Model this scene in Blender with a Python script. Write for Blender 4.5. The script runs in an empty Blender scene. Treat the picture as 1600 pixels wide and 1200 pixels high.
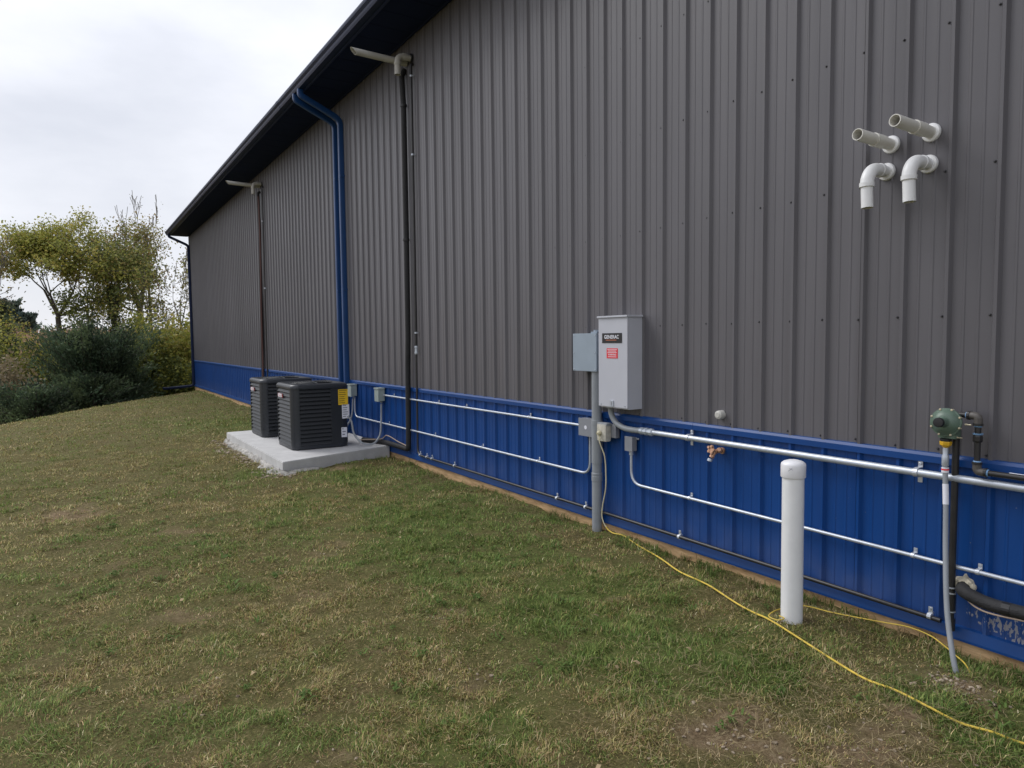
import bpy, bmesh, math, random
import numpy as np
from mathutils import Vector, Matrix

# ------------------------------------------------------------------ camera, sky, sun, exposure
scn = bpy.context.scene
COL = scn.collection
CAM = Vector((0.0, -3.8604, 1.5790))
YAW, PITCH, ROLL, FPX = 1.00844, 0.063359, -0.010697, 1095.18
_r = Vector((math.cos(YAW), math.sin(YAW), 0))
_f = Vector((-math.sin(YAW) * math.cos(PITCH), math.cos(YAW) * math.cos(PITCH), -math.sin(PITCH)))
_u = _r.cross(_f)
_r2 = _r * math.cos(ROLL) + _u * math.sin(ROLL)
_u2 = _u * math.cos(ROLL) - _r * math.sin(ROLL)
cam_d = bpy.data.cameras.new('camera')
cam_d.sensor_width = 36.0
cam_d.lens = 36.0 * FPX / 1600.0
cam_d.clip_start = 0.05
cam_d.clip_end = 2000
cam = bpy.data.objects.new('camera', cam_d)
COL.objects.link(cam)
cam.matrix_world = Matrix(((_r2.x, _u2.x, -_f.x, CAM.x), (_r2.y, _u2.y, -_f.y, CAM.y), (_r2.z, _u2.z, -_f.z, CAM.z), (0, 0, 0, 1)))
scn.camera = cam

SUN_DIR = Vector((-0.80, -0.46, 0.92)).normalized()       # towards the hidden sun
world = bpy.data.worlds.new('World')
scn.world = world
world.use_nodes = True
wn = world.node_tree
wn.nodes.clear()
w_out = wn.nodes.new('ShaderNodeOutputWorld')
w_bg = wn.nodes.new('ShaderNodeBackground')
w_bg.inputs['Strength'].default_value = 0.1
w_sky = wn.nodes.new('ShaderNodeTexSky')
w_sky.sky_type = 'NISHITA'
w_sky.sun_disc = False
w_sky.sun_elevation = math.asin(SUN_DIR.z)
w_sky.sun_rotation = math.atan2(SUN_DIR.x, SUN_DIR.y)
w_tc = wn.nodes.new('ShaderNodeTexCoord')
w_map = wn.nodes.new('ShaderNodeMapping')
w_map.inputs['Scale'].default_value = (1.0, 1.0, 2.6)
w_n = wn.nodes.new('ShaderNodeTexNoise')
w_n.inputs['Scale'].default_value = 2.3
w_n.inputs['Detail'].default_value = 6
w_n.inputs['Roughness'].default_value = 0.52
w_ramp = wn.nodes.new('ShaderNodeValToRGB')
w_ramp.color_ramp.elements[0].position = 0.34
w_ramp.color_ramp.elements[0].color = (0.70, 0.725, 0.80, 1)
w_ramp.color_ramp.elements[1].position = 0.62
w_ramp.color_ramp.elements[1].color = (0.915, 0.93, 0.99, 1)
w_mul = wn.nodes.new('ShaderNodeMix')
w_mul.data_type = 'RGBA'
w_mul.blend_type = 'MULTIPLY'
w_mul.inputs['Factor'].default_value = 1.0
w_mul.inputs['B'].default_value = (8.5, 8.5, 8.5, 1)
w_mix = wn.nodes.new('ShaderNodeMix')
w_mix.data_type = 'RGBA'
w_mix.inputs['Factor'].default_value = 0.94               # cloud cover over the blue
L = wn.links.new
L(w_tc.outputs['Generated'], w_map.inputs['Vector'])
L(w_map.outputs['Vector'], w_n.inputs['Vector'])
L(w_n.outputs['Fac'], w_ramp.inputs['Fac'])
L(w_ramp.outputs['Color'], w_mul.inputs['A'])
L(w_sky.outputs['Color'], w_mix.inputs['A'])
w_sep = wn.nodes.new('ShaderNodeSeparateXYZ')
w_zen = wn.nodes.new('ShaderNodeMapRange')                # overcast sky: zenith brighter than horizon
w_zen.inputs['From Min'].default_value = 0.0
w_zen.inputs['From Max'].default_value = 1.0
w_zen.inputs['To Min'].default_value = 0.98
w_zen.inputs['To Max'].default_value = 1.6
w_grad = wn.nodes.new('ShaderNodeMix')
w_grad.data_type = 'RGBA'
w_grad.blend_type = 'MULTIPLY'
w_grad.inputs['Factor'].default_value = 1.0
L(w_tc.outputs['Generated'], w_sep.inputs[0])
L(w_sep.outputs['Z'], w_zen.inputs['Value'])
L(w_mul.outputs['Result'], w_grad.inputs['A'])
L(w_zen.outputs['Result'], w_grad.inputs['B'])
L(w_grad.outputs['Result'], w_mix.inputs['B'])
L(w_mix.outputs['Result'], w_bg.inputs['Color'])
L(w_bg.outputs['Background'], w_out.inputs['Surface'])

sun_d = bpy.data.lights.new('sun', 'SUN')
sun_d.energy = 1.5
sun_d.angle = math.radians(28)
sun_d.color = (1.0, 0.98, 0.955)
sun = bpy.data.objects.new('sun', sun_d)
COL.objects.link(sun)
sun.rotation_euler = (-SUN_DIR).to_track_quat('-Z', 'Y').to_euler()

scn.view_settings.view_transform = 'Standard'
scn.view_settings.look = 'None'
scn.view_settings.gamma = 1.0
scn.view_settings.exposure = 0.2
scn.view_settings.use_curve_mapping = False
scn.render.engine = 'CYCLES'
scn.cycles.max_bounces = 6
scn.cycles.transparent_max_bounces = 6
scn.cycles.use_denoising = True

rng = random.Random(7)
nrng = np.random.default_rng(11)

# ------------------------------------------------------------------ materials
MATS = {}


def mat(name, col, rough=0.6, metal=0.0, vary=0.0, scale=6.0, bump=0.0, bscale=40.0, spec=0.5, stretch=(1, 1, 1), col2=None, coat=0.0):
    m = bpy.data.materials.new(name)
    m.use_nodes = True
    nt = m.node_tree
    b = nt.nodes['Principled BSDF']
    b.inputs['Base Color'].default_value = (*col, 1)
    b.inputs['Roughness'].default_value = rough
    b.inputs['Metallic'].default_value = metal
    b.inputs['Specular IOR Level'].default_value = spec
    if coat:
        b.inputs['Coat Weight'].default_value = coat
        b.inputs['Coat Roughness'].default_value = 0.25
    if vary or col2 or bump:
        g = nt.nodes.new('ShaderNodeNewGeometry')
        mp = nt.nodes.new('ShaderNodeMapping')
        mp.inputs['Scale'].default_value = stretch
        nt.links.new(g.outputs['Position'], mp.inputs['Vector'])
    if vary or col2:
        n = nt.nodes.new('ShaderNodeTexNoise')
        n.inputs['Scale'].default_value = scale
        n.inputs['Detail'].default_value = 5
        n.inputs['Roughness'].default_value = 0.6
        nt.links.new(mp.outputs['Vector'], n.inputs['Vector'])
        r = nt.nodes.new('ShaderNodeValToRGB')
        c2 = col2 or col
        r.color_ramp.elements[0].position = 0.33
        r.color_ramp.elements[1].position = 0.67
        r.color_ramp.elements[0].color = (*[max(0, c * (1 - vary)) for c in col], 1)
        r.color_ramp.elements[1].color = (*[min(1, c * (1 + vary)) for c in c2], 1)
        nt.links.new(n.outputs['Fac'], r.inputs['Fac'])
        nt.links.new(r.outputs['Color'], b.inputs['Base Color'])
    if bump:
        n2 = nt.nodes.new('ShaderNodeTexNoise')
        n2.inputs['Scale'].default_value = bscale
        n2.inputs['Detail'].default_value = 4
        nt.links.new(mp.outputs['Vector'], n2.inputs['Vector'])
        bp = nt.nodes.new('ShaderNodeBump')
        bp.inputs['Strength'].default_value = bump
        bp.inputs['Distance'].default_value = 0.01
        nt.links.new(n2.outputs['Fac'], bp.inputs['Height'])
        nt.links.new(bp.outputs['Normal'], b.inputs['Normal'])
    MATS[name] = m
    return m


mat('grey_steel', (0.106, 0.102, 0.113), 0.40, 0, 0.06, 1.2, 0.10, 1.6, spec=0.5, stretch=(3, 3, 0.5))
mat('soffit_navy', (0.010, 0.017, 0.055), 0.75, spec=0.12)
mat('gutter_navy', (0.012, 0.022, 0.066), 0.45, spec=0.3, vary=0.1, scale=3)
mat('spout_blue', (0.008, 0.050, 0.170), 0.38, spec=0.5, vary=0.06, scale=3)
mat('trim_blue', (0.003, 0.046, 0.195), 0.40, spec=0.4, vary=0.07, scale=4)
mat('navy', (0.010, 0.018, 0.055), 0.4)
mat('screw_dark', (0.045, 0.044, 0.05), 0.5)
mat('roof_dark', (0.04, 0.045, 0.07), 0.45)
mat('skirt_wood', (0.44, 0.275, 0.135), 0.85, vary=0.25, scale=9, bump=0.3, stretch=(0.5, 1, 3), col2=(0.52, 0.35, 0.19))
mat('concrete', (0.52, 0.515, 0.51), 0.9, vary=0.10, scale=5, bump=0.25, bscale=60)
mat('concrete_rough', (0.30, 0.28, 0.25), 0.95, vary=0.3, scale=14, bump=0.9, bscale=45, col2=(0.40, 0.385, 0.36))
mat('stone', (0.20, 0.15, 0.10), 0.9, vary=0.35, scale=20, col2=(0.31, 0.255, 0.19))
mat('pvc_white', (0.78, 0.785, 0.795), 0.4, vary=0.035, scale=10)
mat('pvc_cap', (0.80, 0.80, 0.83), 0.35, vary=0.03, scale=10)
mat('pvc_dull', (0.50, 0.49, 0.46), 0.5, vary=0.06, scale=8)
mat('pvc_cream', (0.66, 0.645, 0.60), 0.45, vary=0.05, scale=9)
mat('pvc_inside', (0.40, 0.36, 0.29), 0.7)
mat('pvc_grey', (0.27, 0.29, 0.315), 0.45, vary=0.06, scale=12)
mat('galv', (0.50, 0.54, 0.60), 0.42, 0.5, vary=0.08, scale=25)
mat('galv_bright', (0.58, 0.61, 0.66), 0.38, 0.6)
mat('box_blue_grey', (0.30, 0.36, 0.43), 0.42, 0.15, vary=0.05, scale=6)
mat('box_grey', (0.235, 0.245, 0.275), 0.45, vary=0.06, scale=10)
mat('switch_grey', (0.485, 0.497, 0.555), 0.42, vary=0.02, scale=6)
mat('disconnect_grey', (0.33, 0.38, 0.36), 0.5, vary=0.05, scale=8)
mat('black_plastic', (0.012, 0.012, 0.014), 0.45)
mat('black_pipe', (0.022, 0.021, 0.022), 0.42, vary=0.25, scale=15)
mat('cast_iron', (0.085, 0.078, 0.072), 0.5, vary=0.3, scale=30)
mat('foam_wrap', (0.016, 0.016, 0.018), 0.75, vary=0.2, scale=20, bump=0.4, bscale=60)
mat('copper_wrap', (0.085, 0.035, 0.03), 0.6)
mat('ac_dark', (0.019, 0.022, 0.027), 0.42, vary=0.06, scale=6, spec=0.5)
mat('ac_post', (0.024, 0.028, 0.036), 0.36, spec=0.5)
mat('ac_core', (0.008, 0.008, 0.009), 0.8)
mat('label_yellow', (0.80, 0.52, 0.02), 0.55)
mat('label_white', (0.72, 0.73, 0.80), 0.5)
mat('label_red', (0.72, 0.03, 0.045), 0.5)
mat('badge_red', (0.24, 0.045, 0.045), 0.5)
mat('label_black', (0.014, 0.014, 0.017), 0.4)
mat('print_grey', (0.22, 0.23, 0.27), 0.6)
mat('print_brown', (0.25, 0.15, 0.01), 0.6)
mat('print_orange', (0.50, 0.16, 0.08), 0.6)
mat('reg_green', (0.098, 0.150, 0.115), 0.42, vary=0.10, scale=22)
mat('brass', (0.60, 0.53, 0.38), 0.42, 0.3, vary=0.2, scale=40)
mat('copper_brass', (0.50, 0.29, 0.19), 0.5, 0.4, vary=0.25, scale=50)
mat('yellow_fit', (0.72, 0.42, 0.02), 0.45)
mat('thread_blue', (0.18, 0.33, 0.55), 0.5)
mat('cord_yellow', (0.68, 0.49, 0.075), 0.5, vary=0.12, scale=12)
mat('cord_pale', (0.58, 0.53, 0.36), 0.55, vary=0.1, scale=12)
mat('spray_foam', (0.66, 0.60, 0.46), 0.85, bump=0.6, bscale=50)
mat('clear_cover', (0.50, 0.48, 0.42), 0.2, vary=0.15, scale=30)
mat('wire_tan', (0.38, 0.29, 0.22), 0.6)
mat('bark', (0.085, 0.072, 0.058), 0.9, vary=0.3, scale=8)
mat('bark_pale', (0.15, 0.135, 0.115), 0.9, vary=0.3, scale=8)


def blue_panel_material():
    m = mat('blue_steel', (0.002, 0.048, 0.212), 0.44, spec=0.35, vary=0.05, scale=1.3, bump=0.10, bscale=1.6, stretch=(3, 3, 0.6))
    nt = m.node_tree
    b = nt.nodes['Principled BSDF']
    old = b.inputs['Base Color'].links[0].from_socket
    g = nt.nodes.new('ShaderNodeNewGeometry')
    sep = nt.nodes.new('ShaderNodeSeparateXYZ')
    nt.links.new(g.outputs['Position'], sep.inputs[0])

    def math_(op, a, bb=None, clamp=False):
        n = nt.nodes.new('ShaderNodeMath')
        n.operation = op
        n.use_clamp = clamp
        for i, v in enumerate((a, bb)):
            if v is None:
                continue
            if isinstance(v, (int, float)):
                n.inputs[i].default_value = v
            else:
                nt.links.new(v, n.inputs[i])
        return n.outputs[0]
    # bare scrapes low on the panel past the gas riser
    dx = math_('MULTIPLY', math_('ADD', sep.outputs['X'], 1.56), 5.0)
    dz = math_('MULTIPLY', math_('ADD', math_('ADD', sep.outputs['Z'], -0.125), math_('MULTIPLY', math_('ADD', sep.outputs['X'], 1.56), 0.22)), 14.0)
    rr = math_('SQRT', math_('ADD', math_('MULTIPLY', dx, dx), math_('MULTIPLY', dz, dz)))
    fall = math_('SUBTRACT', 1.0, rr, True)
    mp = nt.nodes.new('ShaderNodeMapping')
    mp.inputs['Rotation'].default_value = (0, math.radians(25), 0)
    mp.inputs['Scale'].default_value = (1.0, 1.0, 0.42)
    nt.links.new(g.outputs['Position'], mp.inputs['Vector'])
    nz = nt.nodes.new('ShaderNodeTexNoise')
    nz.inputs['Scale'].default_value = 75
    nz.inputs['Detail'].default_value = 3
    nt.links.new(mp.outputs['Vector'], nz.inputs['Vector'])
    scr = math_('GREATER_THAN', math_('ADD', nz.outputs['Fac'], math_('MULTIPLY', fall, 0.2)), 0.635)
    scr = math_('MULTIPLY', scr, math_('GREATER_THAN', fall, 0.02))
    # sparse pale specks and dust everywhere low down
    nz2 = nt.nodes.new('ShaderNodeTexNoise')
    nz2.inputs['Scale'].default_value = 55
    nz2.inputs['Detail'].default_value = 2
    nt.links.new(g.outputs['Position'], nz2.inputs['Vector'])
    speck = math_('MULTIPLY', math_('GREATER_THAN', nz2.outputs['Fac'], 0.765), 0.35)
    # splash-back dust film
    nz3 = nt.nodes.new('ShaderNodeTexNoise')
    nz3.inputs['Scale'].default_value = 4
    nz3.inputs['Detail'].default_value = 6
    nt.links.new(g.outputs['Position'], nz3.inputs['Vector'])
    dust = math_('MULTIPLY', math_('MULTIPLY', math_('SUBTRACT', 1.0, math_('MULTIPLY', sep.outputs['Z'], 2.6), True), math_('POWER', nz3.outputs['Fac'], 2.0)), 0.32)
    fac = math_('MAXIMUM', math_('MAXIMUM', math_('MULTIPLY', scr, 0.75), speck), dust)
    mx = nt.nodes.new('ShaderNodeMix')
    mx.data_type = 'RGBA'
    nt.links.new(fac, mx.inputs['Factor'])
    nt.links.new(old, mx.inputs['A'])
    mx.inputs['B'].default_value = (0.36, 0.34, 0.33, 1)
    nt.links.new(mx.outputs['Result'], b.inputs['Base Color'])


blue_panel_material()


def weather_siding(m, amount):
    nt = m.node_tree
    b = nt.nodes['Principled BSDF']
    old = b.inputs['Base Color'].links[0].from_socket
    oi = nt.nodes.new('ShaderNodeObjectInfo')
    g = nt.nodes.new('ShaderNodeNewGeometry')
    mp = nt.nodes.new('ShaderNodeMapping')
    mp.inputs['Scale'].default_value = (14, 14, 0.35)
    nt.links.new(g.outputs['Position'], mp.inputs['Vector'])
    n = nt.nodes.new('ShaderNodeTexNoise')
    n.inputs['Scale'].default_value = 1.0
    n.inputs['Detail'].default_value = 5
    nt.links.new(mp.outputs['Vector'], n.inputs['Vector'])
    a = nt.nodes.new('ShaderNodeMath')
    a.operation = 'ADD'
    nt.links.new(n.outputs['Fac'], a.inputs[0])
    k = nt.nodes.new('ShaderNodeMath')
    k.operation = 'MULTIPLY'
    k.inputs[1].default_value = 0.35
    nt.links.new(oi.outputs['Random'], k.inputs[0])
    nt.links.new(k.outputs[0], a.inputs[1])
    mr = nt.nodes.new('ShaderNodeMapRange')
    mr.inputs['From Min'].default_value = 0.35
    mr.inputs['From Max'].default_value = 0.95
    mr.inputs['To Min'].default_value = 1 - amount
    mr.inputs['To Max'].default_value = 1 + amount
    nt.links.new(a.outputs[0], mr.inputs['Value'])
    mx = nt.nodes.new('ShaderNodeMix')
    mx.data_type = 'RGBA'
    mx.blend_type = 'MULTIPLY'
    mx.inputs['Factor'].default_value = 1
    nt.links.new(old, mx.inputs['A'])
    nt.links.new(mr.outputs['Result'], mx.inputs['B'])
    nt.links.new(mx.outputs['Result'], b.inputs['Base Color'])
    mr2 = nt.nodes.new('ShaderNodeMapRange')
    mr2.inputs['From Min'].default_value = 0.3
    mr2.inputs['From Max'].default_value = 0.7
    mr2.inputs['To Min'].default_value = b.inputs['Roughness'].default_value - 0.07
    mr2.inputs['To Max'].default_value = b.inputs['Roughness'].default_value + 0.09
    nt.links.new(n.outputs['Fac'], mr2.inputs['Value'])
    nt.links.new(mr2.outputs['Result'], b.inputs['Roughness'])


weather_siding(MATS['grey_steel'], 0.10)
weather_siding(MATS['blue_steel'], 0.05)


def attr_material(name, rough=0.8, spec=0.25, trans=0.0):
    m = bpy.data.materials.new(name)
    m.use_nodes = True
    nt = m.node_tree
    b = nt.nodes['Principled BSDF']
    a = nt.nodes.new('ShaderNodeAttribute')
    a.attribute_name = 'Col'
    nt.links.new(a.outputs['Color'], b.inputs['Base Color'])
    b.inputs['Roughness'].default_value = rough
    b.inputs['Specular IOR Level'].default_value = spec
    if trans:
        t = nt.nodes.new('ShaderNodeBsdfTranslucent')
        nt.links.new(a.outputs['Color'], t.inputs['Color'])
        mx = nt.nodes.new('ShaderNodeMixShader')
        mx.inputs[0].default_value = trans
        nt.links.new(b.outputs[0], mx.inputs[1])
        nt.links.new(t.outputs[0], mx.inputs[2])
        nt.links.new(mx.outputs[0], nt.nodes['Material Output'].inputs['Surface'])
    MATS[name] = m
    return m


attr_material('grass_blades', 0.75, 0.2, 0.25)
attr_material('leaves', 0.6, 0.3, 0.4)

# ------------------------------------------------------------------ object helpers
ROOT = {}


def thing(name, label, cat, loc=(0, 0, 0), group=None):
    o = bpy.data.objects.new(name, None)
    o.empty_display_size = 0.1
    COL.objects.link(o)
    o.location = loc
    o['label'] = label
    o['category'] = cat
    if group:
        o['group'] = group
    ROOT[o.name] = Vector(loc)
    return o


def link(name, me, m, parent=None, origin=None):
    o = bpy.data.objects.new(name, me)
    COL.objects.link(o)
    if m is not None and not me.materials:
        me.materials.append(MATS[m] if isinstance(m, str) else m)
    if parent is not None:
        o.parent = parent
        ROOT[o.name] = ROOT[parent.name]
    else:
        ROOT[o.name] = Vector((0, 0, 0))
    return o


def obj(name, geo, m, parent=None, smooth=False):
    """geo = (verts, faces) in world space; stored relative to the parent thing."""
    V, F = geo
    off = ROOT[parent.name] if parent is not None else Vector((0, 0, 0))
    me = bpy.data.meshes.new(name)
    me.from_pydata([(v[0] - off.x, v[1] - off.y, v[2] - off.z) for v in V], [], F)
    me.validate()
    if smooth:
        for p in me.polygons:
            p.use_smooth = True
        try:
            me.set_sharp_from_angle(angle=math.radians(38))
        except Exception:
            pass
    return link(name, me, m, parent)


def tag(o, label, cat, group=None, kind=None):
    if label:
        o['label'] = label
    if cat:
        o['category'] = cat
    if group:
        o['group'] = group
    if kind:
        o['kind'] = kind
    return o


def merge(*gs):
    V, F = [], []
    for v, f in gs:
        n = len(V)
        V += list(v)
        F += [tuple(i + n for i in q) for q in f]
    return V, F


def box(x0, x1, y0, y1, z0, z1, bev=0.0):
    bm = bmesh.new()
    bmesh.ops.create_cube(bm, size=1)
    for v in bm.verts:
        v.co = Vector(((x0 + x1) / 2 + v.co.x * (x1 - x0), (y0 + y1) / 2 + v.co.y * (y1 - y0), (z0 + z1) / 2 + v.co.z * (z1 - z0)))
    if bev:
        bmesh.ops.bevel(bm, geom=list(bm.edges), offset=bev, segments=2, affect='EDGES', profile=0.7)
    bm.verts.index_update()
    V = [tuple(v.co) for v in bm.verts]
    F = [tuple(v.index for v in f.verts) for f in bm.faces]
    bm.free()
    return V, F


def fillet(pts, rad, seg=6):
    P = [Vector(p) for p in pts]
    out = [P[0]]
    for i in range(1, len(P) - 1):
        a, b, c = P[i - 1], P[i], P[i + 1]
        d1 = (a - b)
        d2 = (c - b)
        r = min(rad, d1.length * 0.48, d2.length * 0.48)
        p1 = b + d1.normalized() * r
        p2 = b + d2.normalized() * r
        for k in range(seg + 1):
            t = k / seg
            out.append(p1 * (1 - t) ** 2 + b * 2 * t * (1 - t) + p2 * t ** 2)
    out.append(P[-1])
    return out


def spline(pts, n=6):
    P = [Vector(p) for p in pts]
    P = [P[0] * 2 - P[1]] + P + [P[-1] * 2 - P[-2]]
    out = []
    for i in range(1, len(P) - 2):
        for k in range(n):
            t = k / n
            a, b, c, d = P[i - 1], P[i], P[i + 1], P[i + 2]
            out.append(0.5 * ((2 * b) + (c - a) * t + (2 * a - 5 * b + 4 * c - d) * t * t + (3 * b - a - 3 * c + d) * t ** 3))
    out.append(P[-2])
    return out


def tube(pts, r, n=12, caps=True, prof=None):
    """sweep a circle (or a closed 2d profile) along pts; r may be a list."""
    P = [Vector(p) for p in pts]
    rs = r if isinstance(r, (list, tuple)) else [r] * len(P)
    V, F = [], []
    t0 = (P[1] - P[0]).normalized()
    ref = Vector((0, 0, 1)) if abs(t0.z) < 0.9 else Vector((1, 0, 0))
    nx = t0.cross(ref).normalized()
    m = len(prof) if prof else n
    for i, p in enumerate(P):
        if i == 0:
            t = t0
        elif i == len(P) - 1:
            t = (P[-1] - P[-2]).normalized()
        else:
            a = (P[i] - P[i - 1])
            b = (P[i + 1] - P[i])
            t = (a.normalized() + b.normalized()) if a.length > 1e-9 and b.length > 1e-9 else t0
            t = t.normalized() if t.length > 1e-6 else t0
        nx = (nx - t * nx.dot(t)).normalized()
        ny = t.cross(nx)
        for k in range(m):
            if prof:
                V.append(p + nx * prof[k][0] + ny * prof[k][1])
            else:
                a = 2 * math.pi * k / n
                V.append(p + (nx * math.cos(a) + ny * math.sin(a)) * rs[i])
    for i in range(len(P) - 1):
        for k in range(m):
            k2 = (k + 1) % m
            F.append((i * m + k, i * m + k2, (i + 1) * m + k2, (i + 1) * m + k))
    if caps:
        F.append(tuple(range(m - 1, -1, -1)))
        F.append(tuple((len(P) - 1) * m + k for k in range(m)))
    return V, F


def hollow(pts, r, wall, n=20):
    """open pipe with wall thickness."""
    a = tube(pts, r, n, caps=False)
    b = tube(pts, r - wall, n, caps=False)
    V = list(a[0]) + list(b[0])
    off = len(a[0])
    F = list(a[1]) + [tuple(reversed([i + off for i in q])) for q in b[1]]
    last = (len(pts) - 1) * n
    for k in range(n):
        k2 = (k + 1) % n
        F.append((k2, k, off + k, off + k2))
        F.append((last + k, last + k2, off + last + k2, off + last + k))
    return V, F


def lathe(prof, org, axis, n=24):
    """prof: list of (radius, distance along axis)."""
    ax = Vector(axis).normalized()
    ref = Vector((0, 0, 1)) if abs(ax.z) < 0.9 else Vector((1, 0, 0))
    nx = ax.cross(ref).normalized()
    ny = ax.cross(nx)
    o = Vector(org)
    V, F = [], []
    for r, h in prof:
        for k in range(n):
            a = 2 * math.pi * k / n
            V.append(o + ax * h + (nx * math.cos(a) + ny * math.sin(a)) * max(r, 1e-4))
    for i in range(len(prof) - 1):
        for k in range(n):
            k2 = (k + 1) % n
            F.append((i * n + k, i * n + k2, (i + 1) * n + k2, (i + 1) * n + k))
    F.append(tuple(range(n - 1, -1, -1)))
    F.append(tuple((len(prof) - 1) * n + k for k in range(n)))
    return V, F


def text_mesh(s, size, origin, m, parent, name='lettering', xdir=(1, 0, 0), up=(0, 0, 1), bold=0.0):
    cu = bpy.data.curves.new('lettering_curve', 'FONT')
    cu.body = s
    cu.size = size
    cu.offset = bold
    cu.align_x = 'CENTER'
    cu.align_y = 'CENTER'
    t = bpy.data.objects.new('lettering_tmp', cu)
    COL.objects.link(t)
    dg = bpy.context.evaluated_depsgraph_get()
    me = bpy.data.meshes.new_from_object(t.evaluated_get(dg))
    bpy.data.objects.remove(t)
    X = Vector(xdir)
    U = Vector(up)
    O = Vector(origin)
    geo = ([O + X * v.co.x + U * v.co.y for v in me.vertices], [tuple(p.vertices) for p in me.polygons])
    bpy.data.meshes.remove(me)
    return obj(name, geo, m, parent)


def smoothstep(a, b, x):
    t = np.clip((x - a) / (b - a), 0, 1)
    return t * t * (3 - 2 * t)


_H = np.random.default_rng(5).random((256, 256))


def vnoise(x, y):
    x = np.asarray(x, float)
    y = np.asarray(y, float)
    xi = np.floor(x).astype(int)
    yi = np.floor(y).astype(int)
    fx = x - xi
    fy = y - yi
    fx = fx * fx * (3 - 2 * fx)
    fy = fy * fy * (3 - 2 * fy)
    g = lambda a, b: _H[a & 255, b & 255]
    return (g(xi, yi) * (1 - fx) + g(xi + 1, yi) * fx) * (1 - fy) + (g(xi, yi + 1) * (1 - fx) + g(xi + 1, yi + 1) * fx) * fy


def fbm(x, y, s, o=4):
    v = 0
    a = 0.5
    for i in range(o):
        v = v + a * vnoise(np.asarray(x) * s * 2 ** i + 17.3 * i, np.asarray(y) * s * 2 ** i + 5.1 * i)
        a *= 0.5
    return v / (1 - 0.5 ** o)


# ------------------------------------------------------------------ terrain
def ground_z(x, y):
    x = np.asarray(x, float)
    y = np.asarray(y, float)
    d1 = -0.68 * (x + 22.75) - 0.73 * (y + 2.55)
    d2 = -0.36 * (x + 22.4) - 0.93 * (y + 2.55)
    k = 1.2
    d = np.log(np.exp(np.clip(d1, -40, 40) / k) + np.exp(np.clip(d2, -40, 40) / k)) * k - k * 0.693
    d = np.maximum(d, -0.36 * (x + 28.6) + 0 * y - 0.2)
    d = np.clip(d + 0.25, 0, None)
    drop = -(np.sqrt(d * d + 1.2) - math.sqrt(1.2)) * 0.40
    drop = -2.5 * np.tanh(-drop / 2.5)
    r = np.hypot(x, y + 3.86)
    rise = np.clip(r - 48, 0, None)
    rise = 5.7 * smoothstep(0, 110, rise)
    und = (fbm(x, y, 0.45, 3) - 0.5) * 0.05 * smoothstep(0.1, 1.2, -y) * (r < 40)
    lean = -0.02 * smoothstep(0.0, 1.5, -y) - 0.030 * smoothstep(0.40, 0.0, -y)
    lean = lean + (fbm(x + 50, y * 0.3, 1.2, 3) - 0.45) * 0.075 * smoothstep(0.45, 0.02, -y) * (x > -30)
    return -0.055 + drop + rise * (x < 60) + und + lean


def micro(x, y):
    return (fbm(x, y, 3.0, 3) - 0.5) * 0.045 + (fbm(x + 9, y + 4, 8.0, 2) - 0.5) * 0.030


def gz(x, y):
    return float(ground_z(x, y) + (micro(x, y) if -14 < x < 2 and y > -6 else 0.0))


BARE = [(-2.49, -0.42, .10), (-2.99, -2.24, 0.099), (-3.72, -2.06, 0.087), (-3.42, -2.41, 0.058), (-1.86, -1.58, 0.24), (-1.59, -1.26, 0.209), (-1.51, -0.97, 0.152),
        (-1.58, -0.44, 0.20), (-5.27, -2.3, 0.093), (-5.48, -2.08, 0.087), (-4.82, -0.45, 0.116), (-3.51, -3.36, 0.116), (-4.57, -3.33, 0.145),
        (-8.08, -3.97, 0.290), (-2.67, -2.99, 0.116), (-2.85, -2.72, 0.081), (-3.3, -1.07, 0.070), (-4.48, -2.62, 0.104), (-8.7, -0.9, 0.203),
        (-1.75, -2.1, 0.128), (-2.2, -1.75, 0.070), (-1.2, -1.6, 0.380), (-6.6, -3.1, 0.145), (-5.9, -3.7, 0.116)]
LUSH = [(-6.14, -1.17, .75), (-8.11, -.96, .5), (-3.55, -1.25, .55), (-2.64, -2.54, .3), (-1.36, -.55, .35), (-2.72, -1.36, .4), (-6.97, -1.91, .5),
        (-4.47, -1.18, .5), (-2.46, -.96, .35), (-5.2, -1.5, .5), (-9.0, -2.0, .25), (-15, -1.0, 1.2)]


def field_sum(x, y, lst, soft=1.0):
    v = np.zeros_like(np.asarray(x, float))
    wob = (fbm(x, y, 5.0, 3) - 0.5) * 1.3 + (fbm(x, y, 22.0, 2) - 0.5) * 1.2
    wx = np.asarray(x) + (fbm(x + 3, y + 8, 4.0, 3) - 0.5) * 0.42
    wy = np.asarray(y) + (fbm(x + 13, y + 28, 4.0, 3) - 0.5) * 0.42
    for cx, cy, r in lst:
        d = np.hypot(wx - cx, wy - cy) / r
        v = np.maximum(v, np.clip(1.25 - d * soft + wob * np.clip(1.6 - d * 0.6, 0, 1), 0, 1) * np.clip(2.2 - d, 0, 1) * (0.62 if r < 0.15 else 1.0))
    return v


PAD = [(-8.82, -1.68), (-9.36, -0.045), (-12.45, -0.045), (-12.37, -1.70)]


def in_pad(x, y, grow=0.0):
    x = np.asarray(x)
    y = np.asarray(y)
    e = -8.82 + (-9.36 + 8.82) * (y + 1.68) / 1.635
    return (x > -12.41 - grow) & (x < e + grow) & (y > -1.69 - grow)


def axis_samples(spec):
    out = []
    for a, b, s in spec:
        out += list(np.arange(a, b - 1e-6, s))
    out.append(spec[-1][1])
    return np.array(out)


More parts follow.
